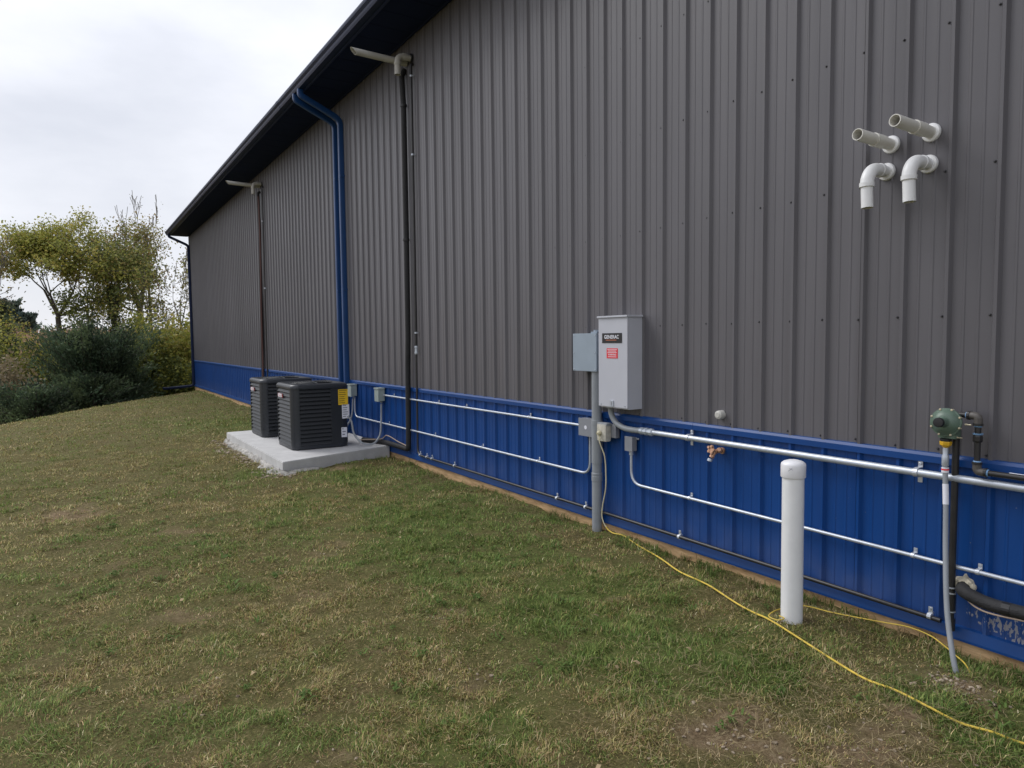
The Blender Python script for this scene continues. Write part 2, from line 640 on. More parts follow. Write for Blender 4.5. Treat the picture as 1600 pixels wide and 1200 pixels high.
def build_ground():
    xs = axis_samples([(-600, -200, 50), (-200, -60, 7), (-60, -30, 1.2), (-30, -13, 0.4), (-13, -9, 0.12), (-9, 0, 0.05), (0, 8, 0.5), (8, 40, 6), (40, 600, 80)])
    ys = axis_samples([(-600, -200, 50), (-200, -40, 8), (-40, -8, 1.2), (-8, -5, 0.3), (-5, -4.2, 0.12), (-4.2, 0.0, 0.05), (0.0, 0.06, 0.06), (0.06, 6, 1.0), (6, 60, 5), (60, 600, 60)])
    X, Y = np.meshgrid(xs, ys, indexing='ij')
    Z = ground_z(X, Y)
    near = (X > -14) & (X < 2) & (Y > -6)
    Z = Z + near * micro(X, Y)
    nx, ny = X.shape
    V = np.stack([X, Y, Z], -1).reshape(-1, 3)
    idx = np.arange(nx * ny).reshape(nx, ny)
    F = np.stack([idx[:-1, :-1], idx[1:, :-1], idx[1:, 1:], idx[:-1, 1:]], -1).reshape(-1, 4)
    me = bpy.data.meshes.new('ground')
    me.from_pydata(V.tolist(), [], F.tolist())
    for p in me.polygons:
        p.use_smooth = True
    x, y = V[:, 0], V[:, 1]
    bare = field_sum(x, y, BARE)
    lush = field_sum(x, y, LUSH, 0.7)
    r = np.hypot(x, y + 3.86)
    far = smoothstep(55, 75, r)
    a = me.attributes.new('bare', 'FLOAT', 'POINT')
    a.data.foreach_set('value', bare)
    a = me.attributes.new('lush', 'FLOAT', 'POINT')
    a.data.foreach_set('value', lush)
    a = me.attributes.new('far', 'FLOAT', 'POINT')
    a.data.foreach_set('value', far)
    m = bpy.data.materials.new('lawn_soil')
    m.use_nodes = True
    nt = m.node_tree
    b = nt.nodes['Principled BSDF']
    b.inputs['Roughness'].default_value = 0.95
    b.inputs['Specular IOR Level'].default_value = 0.1
    g = nt.nodes.new('ShaderNodeNewGeometry')

    def noise(s, d=6, ro=0.65):
        n = nt.nodes.new('ShaderNodeTexNoise')
        n.inputs['Scale'].default_value = s
        n.inputs['Detail'].default_value = d
        n.inputs['Roughness'].default_value = ro
        nt.links.new(g.outputs['Position'], n.inputs['Vector'])
        return n.outputs['Fac']

    def ramp(f, *els):
        n = nt.nodes.new('ShaderNodeValToRGB')
        cr = n.color_ramp
        while len(cr.elements) < len(els):
            cr.elements.new(0.5)
        for e, (p, c) in zip(cr.elements, els):
            e.position = p
            e.color = (*c, 1)
        nt.links.new(f, n.inputs['Fac'])
        return n.outputs['Color']

    def mix(f, a, bb):
        n = nt.nodes.new('ShaderNodeMix')
        n.data_type = 'RGBA'
        if isinstance(f, float):
            n.inputs['Factor'].default_value = f
        else:
            nt.links.new(f, n.inputs['Factor'])
        nt.links.new(a, n.inputs['A'])
        nt.links.new(bb, n.inputs['B'])
        return n.outputs['Result']

    def att(nm):
        n = nt.nodes.new('ShaderNodeAttribute')
        n.attribute_name = nm
        return n.outputs['Fac']
    turf = ramp(noise(2.1), (0.30, (0.120, 0.092, 0.045)), (0.45, (0.135, 0.122, 0.046)), (0.58, (0.115, 0.125, 0.038)), (0.72, (0.165, 0.125, 0.062)))
    fine = ramp(noise(38, 8, 0.75), (0.34, (0.045, 0.038, 0.018)), (0.53, (0.14, 0.118, 0.052)), (0.70, (0.32, 0.25, 0.135)))
    turf = mix(0.6, turf, fine)
    green = ramp(noise(30, 8, 0.75), (0.30, (0.055, 0.072, 0.02)), (0.55, (0.12, 0.145, 0.042)), (0.75, (0.19, 0.19, 0.08)))
    soil = ramp(noise(26, 8, 0.7), (0.28, (0.115, 0.080, 0.046)), (0.50, (0.215, 0.155, 0.092)), (0.74, (0.34, 0.265, 0.17)))
    corn = ramp(noise(0.5, 8, 0.8), (0.3, (0.26, 0.15, 0.085)), (0.7, (0.42, 0.29, 0.17)))
    c = mix(att('lush'), turf, green)
    c = mix(att('bare'), c, soil)
    c = mix(att('far'), c, corn)
    nt.links.new(c, b.inputs['Base Color'])
    bp = nt.nodes.new('ShaderNodeBump')
    bp.inputs['Strength'].default_value = 0.9
    bp.inputs['Distance'].default_value = 0.03
    nt.links.new(noise(45, 6, 0.7), bp.inputs['Height'])
    nt.links.new(bp.outputs['Normal'], b.inputs['Normal'])
    o = link('ground', me, m)
    o['kind'] = 'structure'
    return o


build_ground()

# ------------------------------------------------------------------ the building
RIB0, PITCHR = -3.0162, 0.2286
PW = 4 * PITCHR
X_FAR = RIB0 - 109 * PITCHR - 0.03
X_NEAR = X_FAR + 37 * PW
Z_SOF, Z_TRIM = 5.455, 0.957
bld = thing('metal_building', 'long dark grey ribbed metal building with blue wainscot and navy eave', 'building', (X_FAR, 0, 0))


def rib_profile(width, height):
    """outward (minus Y) relief of one sheet, four tall ribs and pencil ribs between."""
    P = []
    n = int(round(width / PITCHR))
    for i in range(n):
        o = i * PITCHR
        c = o + 0.03            # right top edge of the tall rib sits at the pitch mark
        P += [(c - 0.028, 0), (c - 0.0165, -0.0205), (c, -0.0205), (c + 0.012, 0)]
        for q in (0.335, 0.635):
            k = o + 0.0225 + q * PITCHR
            P += [(k - 0.009, 0), (k - 0.004, -0.0028), (k + 0.004, -0.0028), (k + 0.008, 0)]
    P.append((width + 0.0, 0))
    return P


def panel_mesh(name, z0, z1, m):
    P = rib_profile(PW, 0)
    V = [(x, y, z0) for x, y in P] + [(x, y, z1) for x, y in P]
    n = len(P)
    # folded lap edge so that each sheet has thickness where it overlaps the next
    V += [(PW, 0.0012, z0), (PW, 0.0012, z1)]
    F = [(i, i + 1, n + i + 1, n + i) for i in range(n - 1)] + [(n - 1, 2 * n, 2 * n + 1, 2 * n - 1)]
    me = bpy.data.meshes.new(name)
    me.from_pydata(V, [], F)
    me.materials.append(MATS[m])
    return me


me_grey = panel_mesh('wall_panel', 0.93, Z_SOF + 0.25, 'grey_steel')
me_blue = panel_mesh('wainscot_panel', 0.05, 0.94, 'blue_steel')
for i in range(37):
    for nm, me in (('wall_panel', me_grey), ('wainscot_panel', me_blue)):
        o = link(nm, me, None, bld)
        o.location = (i * PW, -0.0015 * (i % 2), 0)

# screws, in rows on the girts, one beside each tall rib
SV, SF = [], []
for row, z in enumerate((4.655, 3.91, 3.165, 2.42, 1.675, 0.975)):
    for i in range(-109, 39):
        if row and row < 5 and i % 1:
            continue
        x = RIB0 + i * PITCHR - 0.037
        V, F = lathe([(0.0072, 0), (0.0072, 0.003), (0.0048, 0.0032), (0.0044, 0.008), (0.003, 0.0092)], (x + rng.uniform(-.003, .003), 0, z + rng.uniform(-.006, .006)), (0, -1, 0), 7)
        k = len(SV)
        SV += V
        SF += [tuple(q + k for q in f) for f in F]
tag(obj('screws', (SV, SF), 'screw_dark', bld), None, None, kind='stuff')


def extrude_x(prof, x0, x1, n=1):
    """closed (y, z) outline swept along X."""
    m = len(prof)
    V, F = [], []
    for k in range(n + 1):
        x = x0 + (x1 - x0) * k / n
        V += [(x, y, z) for y, z in prof]
    for k in range(n):
        for i in range(m):
            j = (i + 1) % m
            F.append((k * m + i, k * m + j, (k + 1) * m + j, (k + 1) * m + i))
    F.append(tuple(range(m)))
    F.append(tuple(n * m + i for i in range(m - 1, -1, -1)))
    return V, F


# wainscot cap trim, base trim and skirt board
x = X_FAR - 0.03
TL = 3.048
k = 0
while x < X_NEAR:
    x1 = min(x + TL, X_NEAR)
    obj('wainscot_trim', extrude_x([(0.004, 0.905), (-0.030, 0.905), (-0.030, 0.940), (-0.021, 0.9555), (0.004, 0.9585)], x, x1 - 0.002), 'trim_blue', bld)
    obj('base_trim', extrude_x([(0.006, -0.004), (-0.034, 0.0), (-0.034, 0.012), (-0.022, 0.066), (0.006, 0.072)], x, x1 - 0.002), 'trim_blue', bld)
    x = x1
x = X_FAR
while x < X_NEAR:
    x1 = min(x + 4.877, X_NEAR)
    obj('skirt_board', box(x, x1 - 0.003, -0.012, 0.026, -0.34, -0.0065, 0.003), 'skirt_wood', bld)
    x = x1

# corner trims and end wall, back wall (plain ribbed sheets share the same profile)
obj('corner_trim', extrude_x([(-0.032, 0.0), (0.10, 0.0), (0.10, Z_SOF), (-0.032, Z_SOF)], X_FAR - 0.045, X_FAR - 0.002), 'navy', bld)
DEPTH = 14.0
RIDGE = 7.9


def gable(xp, sgn):
    V, F = [], []
    ny = int(DEPTH / PITCHR)
    prof = []
    for i in range(ny):
        o = 0.10 + i * PITCHR
        prof += [(o, 0), (o + 0.0145, 0.019), (o + 0.030, 0.019), (o + 0.0445, 0)]
    prof.append((DEPTH, 0))
    for y, d in prof:
        top = Z_SOF + (RIDGE - Z_SOF) * (1 - abs(y - DEPTH / 2) / (DEPTH / 2))
        V += [(xp + sgn * d, y, 0.0), (xp + sgn * d, y, 0.95), (xp + sgn * d, y, top)]
    n = len(prof)
    lo = [(3 * i, 3 * i + 3, 3 * i + 4, 3 * i + 1) for i in range(n - 1)]
    hi = [(3 * i + 1, 3 * i + 4, 3 * i + 5, 3 * i + 2) for i in range(n - 1)]
    return V, lo, hi


for xp, sg in ((X_FAR - 0.02, -1), (X_NEAR, 1)):
    V, lo, hi = gable(xp, sg)
    obj('gable_siding', (V, hi), 'grey_steel', bld)
    obj('gable_wainscot', (V, lo), 'blue_steel', bld)
obj('back_wall', box(X_FAR, X_NEAR, DEPTH, DEPTH + 0.03, 0, Z_SOF), 'grey_steel', bld)

# eave: soffit boards, fascia, gutter, roof
OH = 0.61
SX = X_FAR - 0.30
i = 0
while SX + i * 0.406 < X_NEAR:
    a = SX + i * 0.406
    obj('soffit_panel', merge(box(a, a + 0.398, -OH, -0.02, Z_SOF, Z_SOF + 0.012), box(a + 0.398, a + 0.4055, -OH, -0.02, Z_SOF + 0.005, Z_SOF + 0.012)), 'soffit_navy', bld)
    i += 1
obj('soffit_moulding', extrude_x([(-0.021, Z_SOF - 0.03), (-0.035, Z_SOF - 0.03), (-0.035, Z_SOF - 0.001), (-0.021, Z_SOF - 0.001)], X_FAR, X_NEAR), 'soffit_navy', bld)
obj('fascia', box(SX - 0.004, X_NEAR, -OH - 0.022, -OH - 0.001, Z_SOF - 0.02, Z_SOF + 0.16), 'gutter_navy', bld)
gp = [(-0.635, Z_SOF + 0.135), (-0.635, Z_SOF + 0.004), (-0.715, Z_SOF + 0.004), (-0.728, Z_SOF + 0.030), (-0.734, Z_SOF + 0.052), (-0.760, Z_SOF + 0.082), (-0.766, Z_SOF + 0.104),
      (-0.766, Z_SOF + 0.122), (-0.752, Z_SOF + 0.122), (-0.752, Z_SOF + 0.110), (-0.724, Z_SOF + 0.060), (-0.708, Z_SOF + 0.012), (-0.642, Z_SOF + 0.012), (-0.642, Z_SOF + 0.135)]
gut = obj('gutter', extrude_x(gp, SX - 0.02, X_NEAR), 'gutter_navy', bld)
obj('end_cap', extrude_x([(y, z) for y, z in gp[:8]] + [(-0.64, Z_SOF + 0.122)], SX - 0.026, SX - 0.0205), 'gutter_navy', gut)
for xj in (-20.4, -12.2, -4.0):
    obj('gutter_joint', extrude_x([(y - 0.003, z - (0.003 if z < Z_SOF + 0.01 else 0)) for y, z in gp[1:8]] + [(-0.75, Z_SOF + 0.126), (-0.63, Z_SOF + 0.126)], xj - 0.06, xj + 0.06), 'gutter_navy', gut)
sl = (RIDGE - Z_SOF) / (DEPTH / 2)
for s in (1, -1):
    y0, z0 = (-0.68, Z_SOF + 0.16 - 0.0) if s == 1 else (DEPTH + 0.68, Z_SOF + 0.16)
    y1, z1 = DEPTH / 2, Z_SOF + 0.16 + sl * (DEPTH / 2 + 0.68)
    V = [(SX - 0.03, y0, z0), (X_NEAR + .3, y0, z0), (X_NEAR + .3, y1, z1), (SX - 0.03, y1, z1)]
    V += [(a, b, c + 0.03) for a, b, c in V]
    obj('roof', (V, [(0, 1, 2, 3), (4, 7, 6, 5), (0, 4, 5, 1), (1, 5, 6, 2), (2, 6, 7, 3), (3, 7, 4, 0)]), 'roof_dark', bld)


def rect_prof(w, d, rd=0.012):
    out = []
    for cx, cy, a0 in ((w / 2 - rd, d / 2 - rd, 0), (-w / 2 + rd, d / 2 - rd, 90), (-w / 2 + rd, -d / 2 + rd, 180), (w / 2 - rd, -d / 2 + rd, 270)):
        for k in range(4):
            a = math.radians(a0 + k * 30)
            out.append((cx + rd * math.cos(a), cy + rd * math.sin(a)))
    return out


def spout(x, m, end):
    pts = fillet([(x, -0.685, Z_SOF + 0.006), (x, -0.685, Z_SOF - 0.085), (x, -0.062, Z_SOF - 0.36), (x, -0.062, Z_SOF - 0.62)], 0.10, 6) + [Vector((x, -0.062, 0.3))]
    pts = pts + fillet([(x, -0.062, 0.29)] + end, 0.09, 5)[1:]
    s = obj('downspout', tube(pts, 1, prof=rect_prof(0.086, 0.066)), m, bld, True)
    for z in (4.2, 2.4, 0.75):
        obj('spout_strap', box(x - 0.047, x + 0.047, -0.099, -0.018, z, z + 0.028, 0.002), m, s)
    return s


spout(-11.335, 'spout_blue', [(-11.335, -0.062, 0.115), (-11.335, -0.13, 0.105)])
spout(-11.07, 'spout_blue', [(-11.07, -0.062, 0.115), (-11.07, -0.13, 0.105)])
spout(-27.88, 'gutter_navy', [(-27.88, -0.062, 0.02), (-27.95, -0.5, -0.02), (-28.1, -1.05, -0.06)])

# ------------------------------------------------------------------ concrete pad and condensers
PT = 0.088
V = [(x, y, PT) for x, y in PAD] + [(x, y, -0.085) for x, y in PAD]
bm = bmesh.new()
bv = [bm.verts.new(v) for v in V]
for f in ((3, 2, 1, 0), (0, 1, 5, 4), (1, 2, 6, 5), (2, 3, 7, 6), (3, 0, 4, 7)):
    bm.faces.new([bv[i] for i in f])
bmesh.ops.recalc_face_normals(bm, faces=bm.faces)
bmesh.ops.bevel(bm, geom=[e for e in bm.edges if all(v.co.z > 0 for v in e.verts)], offset=0.009, segments=2, affect='EDGES')
bm.verts.index_update()
padg = ([tuple(v.co) for v in bm.verts], [tuple(v.index for v in f.verts) for f in bm.faces])
bm.free()
pad = thing('concrete_pad', 'pale concrete equipment slab against the blue wall under both condensers', 'slab', (-10.6, -0.87, -0.08))
obj('slab', padg, 'concrete', pad)
# rough overpour at the foot of the slab, front and near end
V, F = [], []
path = [(-12.42, -1.2), (-12.40, -1.72)] + [(-12.37 + t * 3.55, -1.71) for t in np.linspace(0.02, 1, 44)] + [(-8.79, -1.62), (-8.84, -1.45), (-8.92, -1.2)]
for i, (x, y) in enumerate(path):
    out = Vector((0, -1, 0)) if i > 1 and i < 45 else (Vector((-1, 0, 0)) if i <= 1 else Vector((1, -0.2, 0)))
    w = (0.045 + 0.075 * rng.random() ** 1.6 + (0.05 if i > 36 else 0)) * (0.5 if i > 46 else 1)
    h = -0.055 + 0.055 * rng.random()
    g0 = gz(x, y)
    for q, zz in ((-0.02, h + 0.01), (w * 0.35, h), (w * 0.8, g0 + 0.025 * rng.random()), (w * 1.15, g0 - 0.03)):
        V.append((x + out.x * q + rng.uniform(-.012, .012), y + out.y * q, zz))
for i in range(len(path) - 1):
    for q in range(3):
        F.append((i * 4 + q, i * 4 + q + 1, i * 4 + q + 5, i * 4 + q + 4))
obj('overpour', (V, F), 'concrete_rough', pad)


def rock_geo(c, r, sq=0.6):
    bm = bmesh.new()
    bmesh.ops.create_icosphere(bm, subdivisions=1, radius=1)
    a = rng.uniform(0, 6.28)
    sx, sy, sz = r * rng.uniform(.8, 1.4), r * rng.uniform(.6, 1.0), r * sq * rng.uniform(.7, 1.1)
    V = []
    for v in bm.verts:
        k = rng.uniform(.8, 1.15)
        x, y, z = v.co.x * sx * k, v.co.y * sy * k, v.co.z * sz * k
        V.append((c[0] + x * math.cos(a) - y * math.sin(a), c[1] + x * math.sin(a) + y * math.cos(a), c[2] + z))
    bm.verts.index_update()
    F = [tuple(v.index for v in f.verts) for f in bm.faces]
    bm.free()
    return V, F


def pebbles(name, spots, m, label, cat):
    V, F = [], []
    for x, y, r in spots:
        a, b = rock_geo((x, y, gz(x, y) + r * 0.25), r)
        k = len(V)
        V += a
        F += [tuple(q + k for q in f) for f in b]
    return tag(obj(name, (V, F), m), label, cat, kind='stuff')


sp = []
for i in range(170):
    t = rng.random()
    sp.append((-12.6 + 3.9 * t, -1.78 - abs(rng.gauss(0, 0.09)), rng.uniform(.010, .03)))
for i in range(60):
    sp.append((-8.75 + rng.gauss(0, .12), -1.75 + rng.gauss(0, .1), rng.uniform(.01, .028)))
for i in range(30):
    sp.append((-11.2 + rng.gauss(0, .25), -1.95 + rng.gauss(0, .08), rng.uniform(.015, .035)))
pebbles('pad_gravel', sp, 'stone', 'loose gravel and concrete crumbs along the foot of the slab', 'gravel')
sp = []
for cx, cy, r, n in ((-1.58, -.44, .13, 110), (-1.88, -1.62, .28, 60), (-1.5, -1.15, .2, 40), (-1.3, -1.5, .3, 40), (-3.0, -2.24, .12, 14), (-3.7, -2.06, .1, 10), (-5.3, -2.25, .14, 12), (-3.5, -3.3, .2, 14), (-2.7, -2.95, .2, 12)):
    for i in range(n):
        sp.append((cx + rng.gauss(0, r * .6), cy + rng.gauss(0, r * .6), rng.uniform(.003, .011) * (1.5 if rng.random() < .12 else 1)))
pebbles('soil_pebbles', sp, 'stone', 'small stones scattered over the bare soil patches in the lawn', 'pebbles')


def condenser(x0, x1, y0, y1, z0, z1, label, labels):
    """square split-system condenser with wrap-round louvres, rounded corner posts and a domed fan top."""
    t = thing('air_conditioner', label, 'air conditioner', ((x0 + x1) / 2, (y0 + y1) / 2, z0), 'outdoor condensers on the slab')
    R = 0.105
    zb, zt = z0 + 0.055, z1 - 0.070
    obj('base_pan', rbox(x0 + .006, x1 - .006, y0 + .006, y1 - .006, z0 + 0.012, zb, R - .004), 'ac_post', t, True)
    for fx in (x0 + 0.09, x1 - 0.09):
        for fy in (y0 + 0.09, y1 - 0.09):
            obj('foot', lathe([(0.03, 0), (0.03, 0.013)], (fx, fy, z0), (0, 0, 1), 10), 'black_plastic', t)
    obj('coil_core', box(x0 + .03, x1 - .03, y0 + .03, y1 - .03, zb, zt), 'ac_core', t)
    # corner posts
    for cx, cy, a0 in ((x0 + R, y0 + R, 180), (x1 - R, y0 + R, 270), (x1 - R, y1 - R, 0), (x0 + R, y1 - R, 90)):
        V, F = [], []
        n = 9
        for z in (zb, zt):
            for k in range(n + 1):
                a = math.radians(a0 + 90 * k / n)
                V.append((cx + R * math.cos(a), cy + R * math.sin(a), z))
            for k in range(n, -1, -1):
                a = math.radians(a0 + 90 * k / n)
                V.append((cx + (R - .014) * math.cos(a), cy + (R - .014) * math.sin(a), z))
        m = 2 * (n + 1)
        F = [(i, (i + 1) % m, m + (i + 1) % m, m + i) for i in range(m)] + [tuple(range(m - 1, -1, -1)), tuple(range(m, 2 * m))]
        obj('corner_post', (V, F), 'ac_post', t, True)
    # service panel by the wall on the near end
    obj('service_panel', box(x1 - .028, x1 - .002, y1 - R - .155, y1 - R + 0.002, zb, zt, .003), 'ac_dark', t)
    # louvre slats
    NS = 14
    step = (zt - zb) / NS
    sides = [('y', y0, -1, x0 + R, x1 - R), ('y', y1, 1, x0 + R, x1 - R), ('x', x0, -1, y0 + R, y1 - R), ('x', x1, 1, y0 + R, y1 - R - .155)]
    for ax, pos, sg, a, b in sides:
        prof = [(0.000, 0.0), (-0.022, step * 0.80), (-0.026, step * 0.80), (-0.010, step * 0.05), (-0.010, -step * 0.12), (0.0, -step * 0.10)]
        V = []
        for e in (a, b):
            for d, z in prof:
                V.append((e, pos + sg * d, z) if ax == 'y' else (pos + sg * d, e, z))
        m = len(prof)
        F = [(i, (i + 1) % m, m + (i + 1) % m, m + i) for i in range(m)] + [tuple(range(m)), tuple(range(2 * m - 1, m - 1, -1))]
        off = ROOT[t.name]
        me = bpy.data.meshes.new('louvre_slat')
        me.from_pydata([(v[0] - off.x, v[1] - off.y, v[2]) for v in V], [], F)
        me.materials.append(MATS['ac_dark'])
        for k in range(NS):
            o = link('louvre_slat', me, None, t)
            o.location = (0, 0, zb + step * (k + 0.14) - off.z)
    # top: rolled rim, sunken deck, fan guard rings and spokes
    cx, cy = (x0 + x1) / 2, (y0 + y1) / 2
    rings = [(0.0, zt - .002, R), (-0.006, zt, R), (-0.008, zt + .028, R), (-0.002, z1 - .022, R), (0.012, z1 - .008, R), (0.032, z1, R), (0.055, z1 - .006, R - .02), (0.075, z1 - .022, R - .03)]
    V, F = [], []
    n = 0
    for d, z, rd in rings:
        ring = round_rect(x0 + d, x1 - d, y0 + d, y1 - d, rd, 7)
        n = len(ring)
        V += [(a, b, z) for a, b in ring]
    for i in range(len(rings) - 1):
        F += [(i * n + k, i * n + (k + 1) % n, (i + 1) * n + (k + 1) % n, (i + 1) * n + k) for k in range(n)]
    F.append(tuple(range((len(rings) - 1) * n, len(rings) * n)))
    top = obj('top_cap', (V, F), 'ac_post', t, True)
    for k in range(9):
        r = 0.07 + 0.028 * k
        obj('guard_ring', tube([(cx + r * math.cos(a), cy + r * math.sin(a), z1 - .004 + 0.012 * (1 - (r / .3) ** 2)) for a in np.linspace(0, 2 * math.pi, 33)], 0.0035, 5, caps=False), 'ac_dark', top)
    for k in range(6):
        a = k * math.pi / 3
        obj('guard_spoke', tube([(cx + r * math.cos(a), cy + r * math.sin(a), z1 + 0.010 * (1 - (r / .3) ** 2) - .001) for r in (0.05, 0.17, 0.30)], 0.005, 5), 'ac_dark', top)
    obj('fan_hub', lathe([(0.075, 0), (0.07, 0.016), (0.03, 0.022)], (cx, cy, z1 - .012), (0, 0, 1), 20), 'ac_dark', top)
    # maker's badge on the lawn side
    bx = x0 + 0.17
    bz = zt - 0.105
    bd = obj('badge', box(bx, bx + 0.26, y0 - 0.010, y0 - 0.0005, bz - .028, bz + .026, .003), 'badge_red', t)
    obj('badge_face', box(bx + .030, bx + .225, y0 - 0.013, y0 - 0.0101, bz - .024, bz + .022), 'label_white', bd)
    for q in range(2):
        obj('badge_print', box(bx + .065, bx + .200, y0 - 0.0142, y0 - 0.0131, bz - .012 + q * .014, bz - .007 + q * .014), 'print_orange', bd)
    for ya, yb, za, zb_, cm, pm, lb, nl in labels:
        xl = x1 + 0.0025
        l = obj('sticker', box(x1 - 0.001, xl, ya, yb, za, zb_), cm, t)
        l['label'] = lb
        for q in range(nl):
            zz = zb_ - (zb_ - za) * (q + 0.7) / (nl + 0.5)
            obj('print_line', box(xl + .0002, xl + .0012, ya + .012, yb - .012 - rng.random() * .04, zz, zz + (zb_ - za) / (nl * 3.2)), pm, l)
    return t


def round_rect(x0, x1, y0, y1, r, n=6):
    out = []
    for cx, cy, a0 in ((x1 - r, y1 - r, 0), (x0 + r, y1 - r, 90), (x0 + r, y0 + r, 180), (x1 - r, y0 + r, 270)):
        for k in range(n + 1):
            a = math.radians(a0 + 90 * k / n)
            out.append((cx + r * math.cos(a), cy + r * math.sin(a)))
    return out


def rbox(x0, x1, y0, y1, z0, z1, r):
    ring = round_rect(x0, x1, y0, y1, r)
    n = len(ring)
    V = [(a, b, z0) for a, b in ring] + [(a, b, z1) for a, b in ring]
    F = [(i, (i + 1) % n, n + (i + 1) % n, n + i) for i in range(n)] + [tuple(range(n - 1, -1, -1)), tuple(range(n, 2 * n))]
    return V, F


condenser(-10.50, -9.62, -1.335, -0.535, PT + 0.001, 0.998, 'near black condenser with yellow energy label, closest to the bare slab corner',
          [(-0.69, -0.55, 0.685, 0.905, 'label_yellow', 'print_brown', 'yellow energy label', 7), (-0.64, -0.535, 0.49, 0.69, 'label_white', 'print_grey', 'white rating sticker', 6),
           (-0.655, -0.575, 0.225, 0.365, 'label_white', 'print_grey', 'small white sticker', 3)])
condenser(-12.10, -11.24, -1.375, -0.565, PT + 0.001, 1.005, 'far black condenser half hidden behind the near one on the slab',
          [(-0.70, -0.58, 0.70, 0.90, 'label_yellow', 'print_brown', 'yellow energy label', 7), (-0.67, -0.575, 0.49, 0.69, 'label_white', 'print_grey', 'white rating sticker', 6)])


# ------------------------------------------------------------------ electrical gear
def disconnect(x0, x1, z0, z1, label):
    t = thing('disconnect_box', label, 'electrical box', ((x0 + x1) / 2, -0.02, z0), 'air conditioner disconnects on the wall')
    obj('body', box(x0, x1, -0.10, -0.0195, z0 + .01, z1 - .02, .006), 'disconnect_grey', t)
    obj('cover', box(x0 - .006, x1 + .006, -0.122, -0.1005, z0, z1 - .012, .006), 'disconnect_grey', t)
    obj('hood', box(x0 - .012, x1 + .012, -0.13, -0.0195, z1 - .0195, z1, .004), 'disconnect_grey', t)
    obj('hub', lathe([(.018, 0), (.018, .022), (.013, .024), (.013, .035)], ((x0 + x1) / 2 + .03, -0.06, z0 + .009), (0, 0, -1), 12), 'pvc_grey', t)
    return t


disconnect(-9.70, -9.56, 0.70, 0.90, 'grey-green disconnect box with hood on the blue wall, feeding the looped whip')
disconnect(-10.86, -10.72, 0.70, 0.90, 'grey-green disconnect box beside the yellow label of the near condenser')


def conduit(name, pts, r, m, label, straps, rad=0.12, cat='conduit', strap_m='galv_bright', n=12, off=0.02, group=None):
    t = thing(name, label, cat, pts[0], group)
    obj('pipe', tube(fillet(pts, rad, 8), r, n), m, t, True)
    for sx, sy, sz in straps:
        # one-hole strap: saddle over the pipe and a screwed tab on the wall
        s = obj('strap', merge(tube([(sx + dx, sy, sz) for dx in (-.009, .009)], r + .003, n), box(sx - .009, sx + .009, sy - .002, -0.0195, sz + r * .6, sz + r + .004),
                               box(sx - .010, sx + .010, -0.0225, -0.0195, sz + r, sz + r + .028, .001)), strap_m, t)
        obj('strap_screw', lathe([(.006, 0), (.005, .004)], (sx, -.0227, sz + r + .017), (0, -1, 0), 8), strap_m, s)
    return t


conduit('electrical_conduit', [(-9.552, -0.045, 0.797), (-4.868, -0.045, 0.813)], 0.0118, 'galv', 'upper thin galvanised conduit from the far disconnect to the switch-side box',
        [(x, -0.045, 0.797 + (x + 9.55) * .0034) for x in (-9.2, -7.785, -7.07, -5.75)])
conduit('electrical_conduit', [(-10.76, -0.045, 0.69), (-10.76, -0.045, 0.383), (-4.782, -0.045, 0.393), (-4.782, -0.045, 0.735)], 0.0118, 'galv',
        'lower thin galvanised conduit sweeping up into the box left of the riser', [(x, -0.045, 0.386 + (x + 9.55) * .0015) for x in (-9.4, -7.9, -6.7, -5.6)])
conduit('electrical_conduit', [(-4.252, -0.045, 0.668), (-4.252, -0.045, 0.402), (-0.2, -0.045, 0.378), (1.6, -0.045, 0.378)], 0.0113, 'galv',
        'thin galvanised conduit dropping from the small box and running right behind the white post', [(x, -0.045, 0.402 - (x + 4.25) * .006) for x in (-3.62, -2.0, -1.68, -0.2)])

# service conduit: grey elbow, fittings, thick steel run
t = thing('service_conduit', 'thick steel conduit with grey elbow leaving the bottom of the white switch cabinet', 'conduit', (-4.38, -0.09, 1.0))
obj('elbow', tube(spline([(-4.462, -0.085, 1.0155), (-4.452, -0.08, 0.945), (-4.405, -0.073, 0.885), (-4.32, -0.067, 0.852), (-4.22, -0.063, 0.845), (-4.10, -0.062, 0.848)], 6), 0.0235, 16), 'pvc_grey', t, True)
obj('locknut', lathe([(.034, 0), (.034, .012), (.028, .014)], (-4.462, -0.085, 1.016), (0, 0, -1), 12), 'pvc_grey', t)
obj('fitting', lathe([(.029, 0), (.029, .03), (.025, .032), (.025, .05), (.031, .052), (.031, .075), (.024, .08), (.024, .1), (.030, .102), (.030, .13), (.026, .135)], (-4.12, -0.062, 0.848), (1, 0, 0), 10), 'galv', t)
obj('pipe', tube([(-4.0, -0.062, 0.848), (1.6, -0.062, 0.848)], 0.0200, 18), 'galv', t, True)
for sx in (-3.62, -1.985, -0.4, 1.0):
    s = obj('strap', merge(tube([(sx - .012, -.062, .848), (sx + .012, -.062, .848)], .0245, 16), box(sx - .011, sx + .011, -.06, -.0195, .868, .874), box(sx - .012, sx + .012, -.024, -.0195, .872, .905, .001), box(sx - .012, sx + .012, -.024, -.0195, .79, .825, .001)), 'galv_bright', t)
    obj('strap_screw', lathe([(.009, 0), (.009, .005), (.006, .008)], (sx, -.0242, .892), (0, -1, 0), 8), 'galv_bright', s)

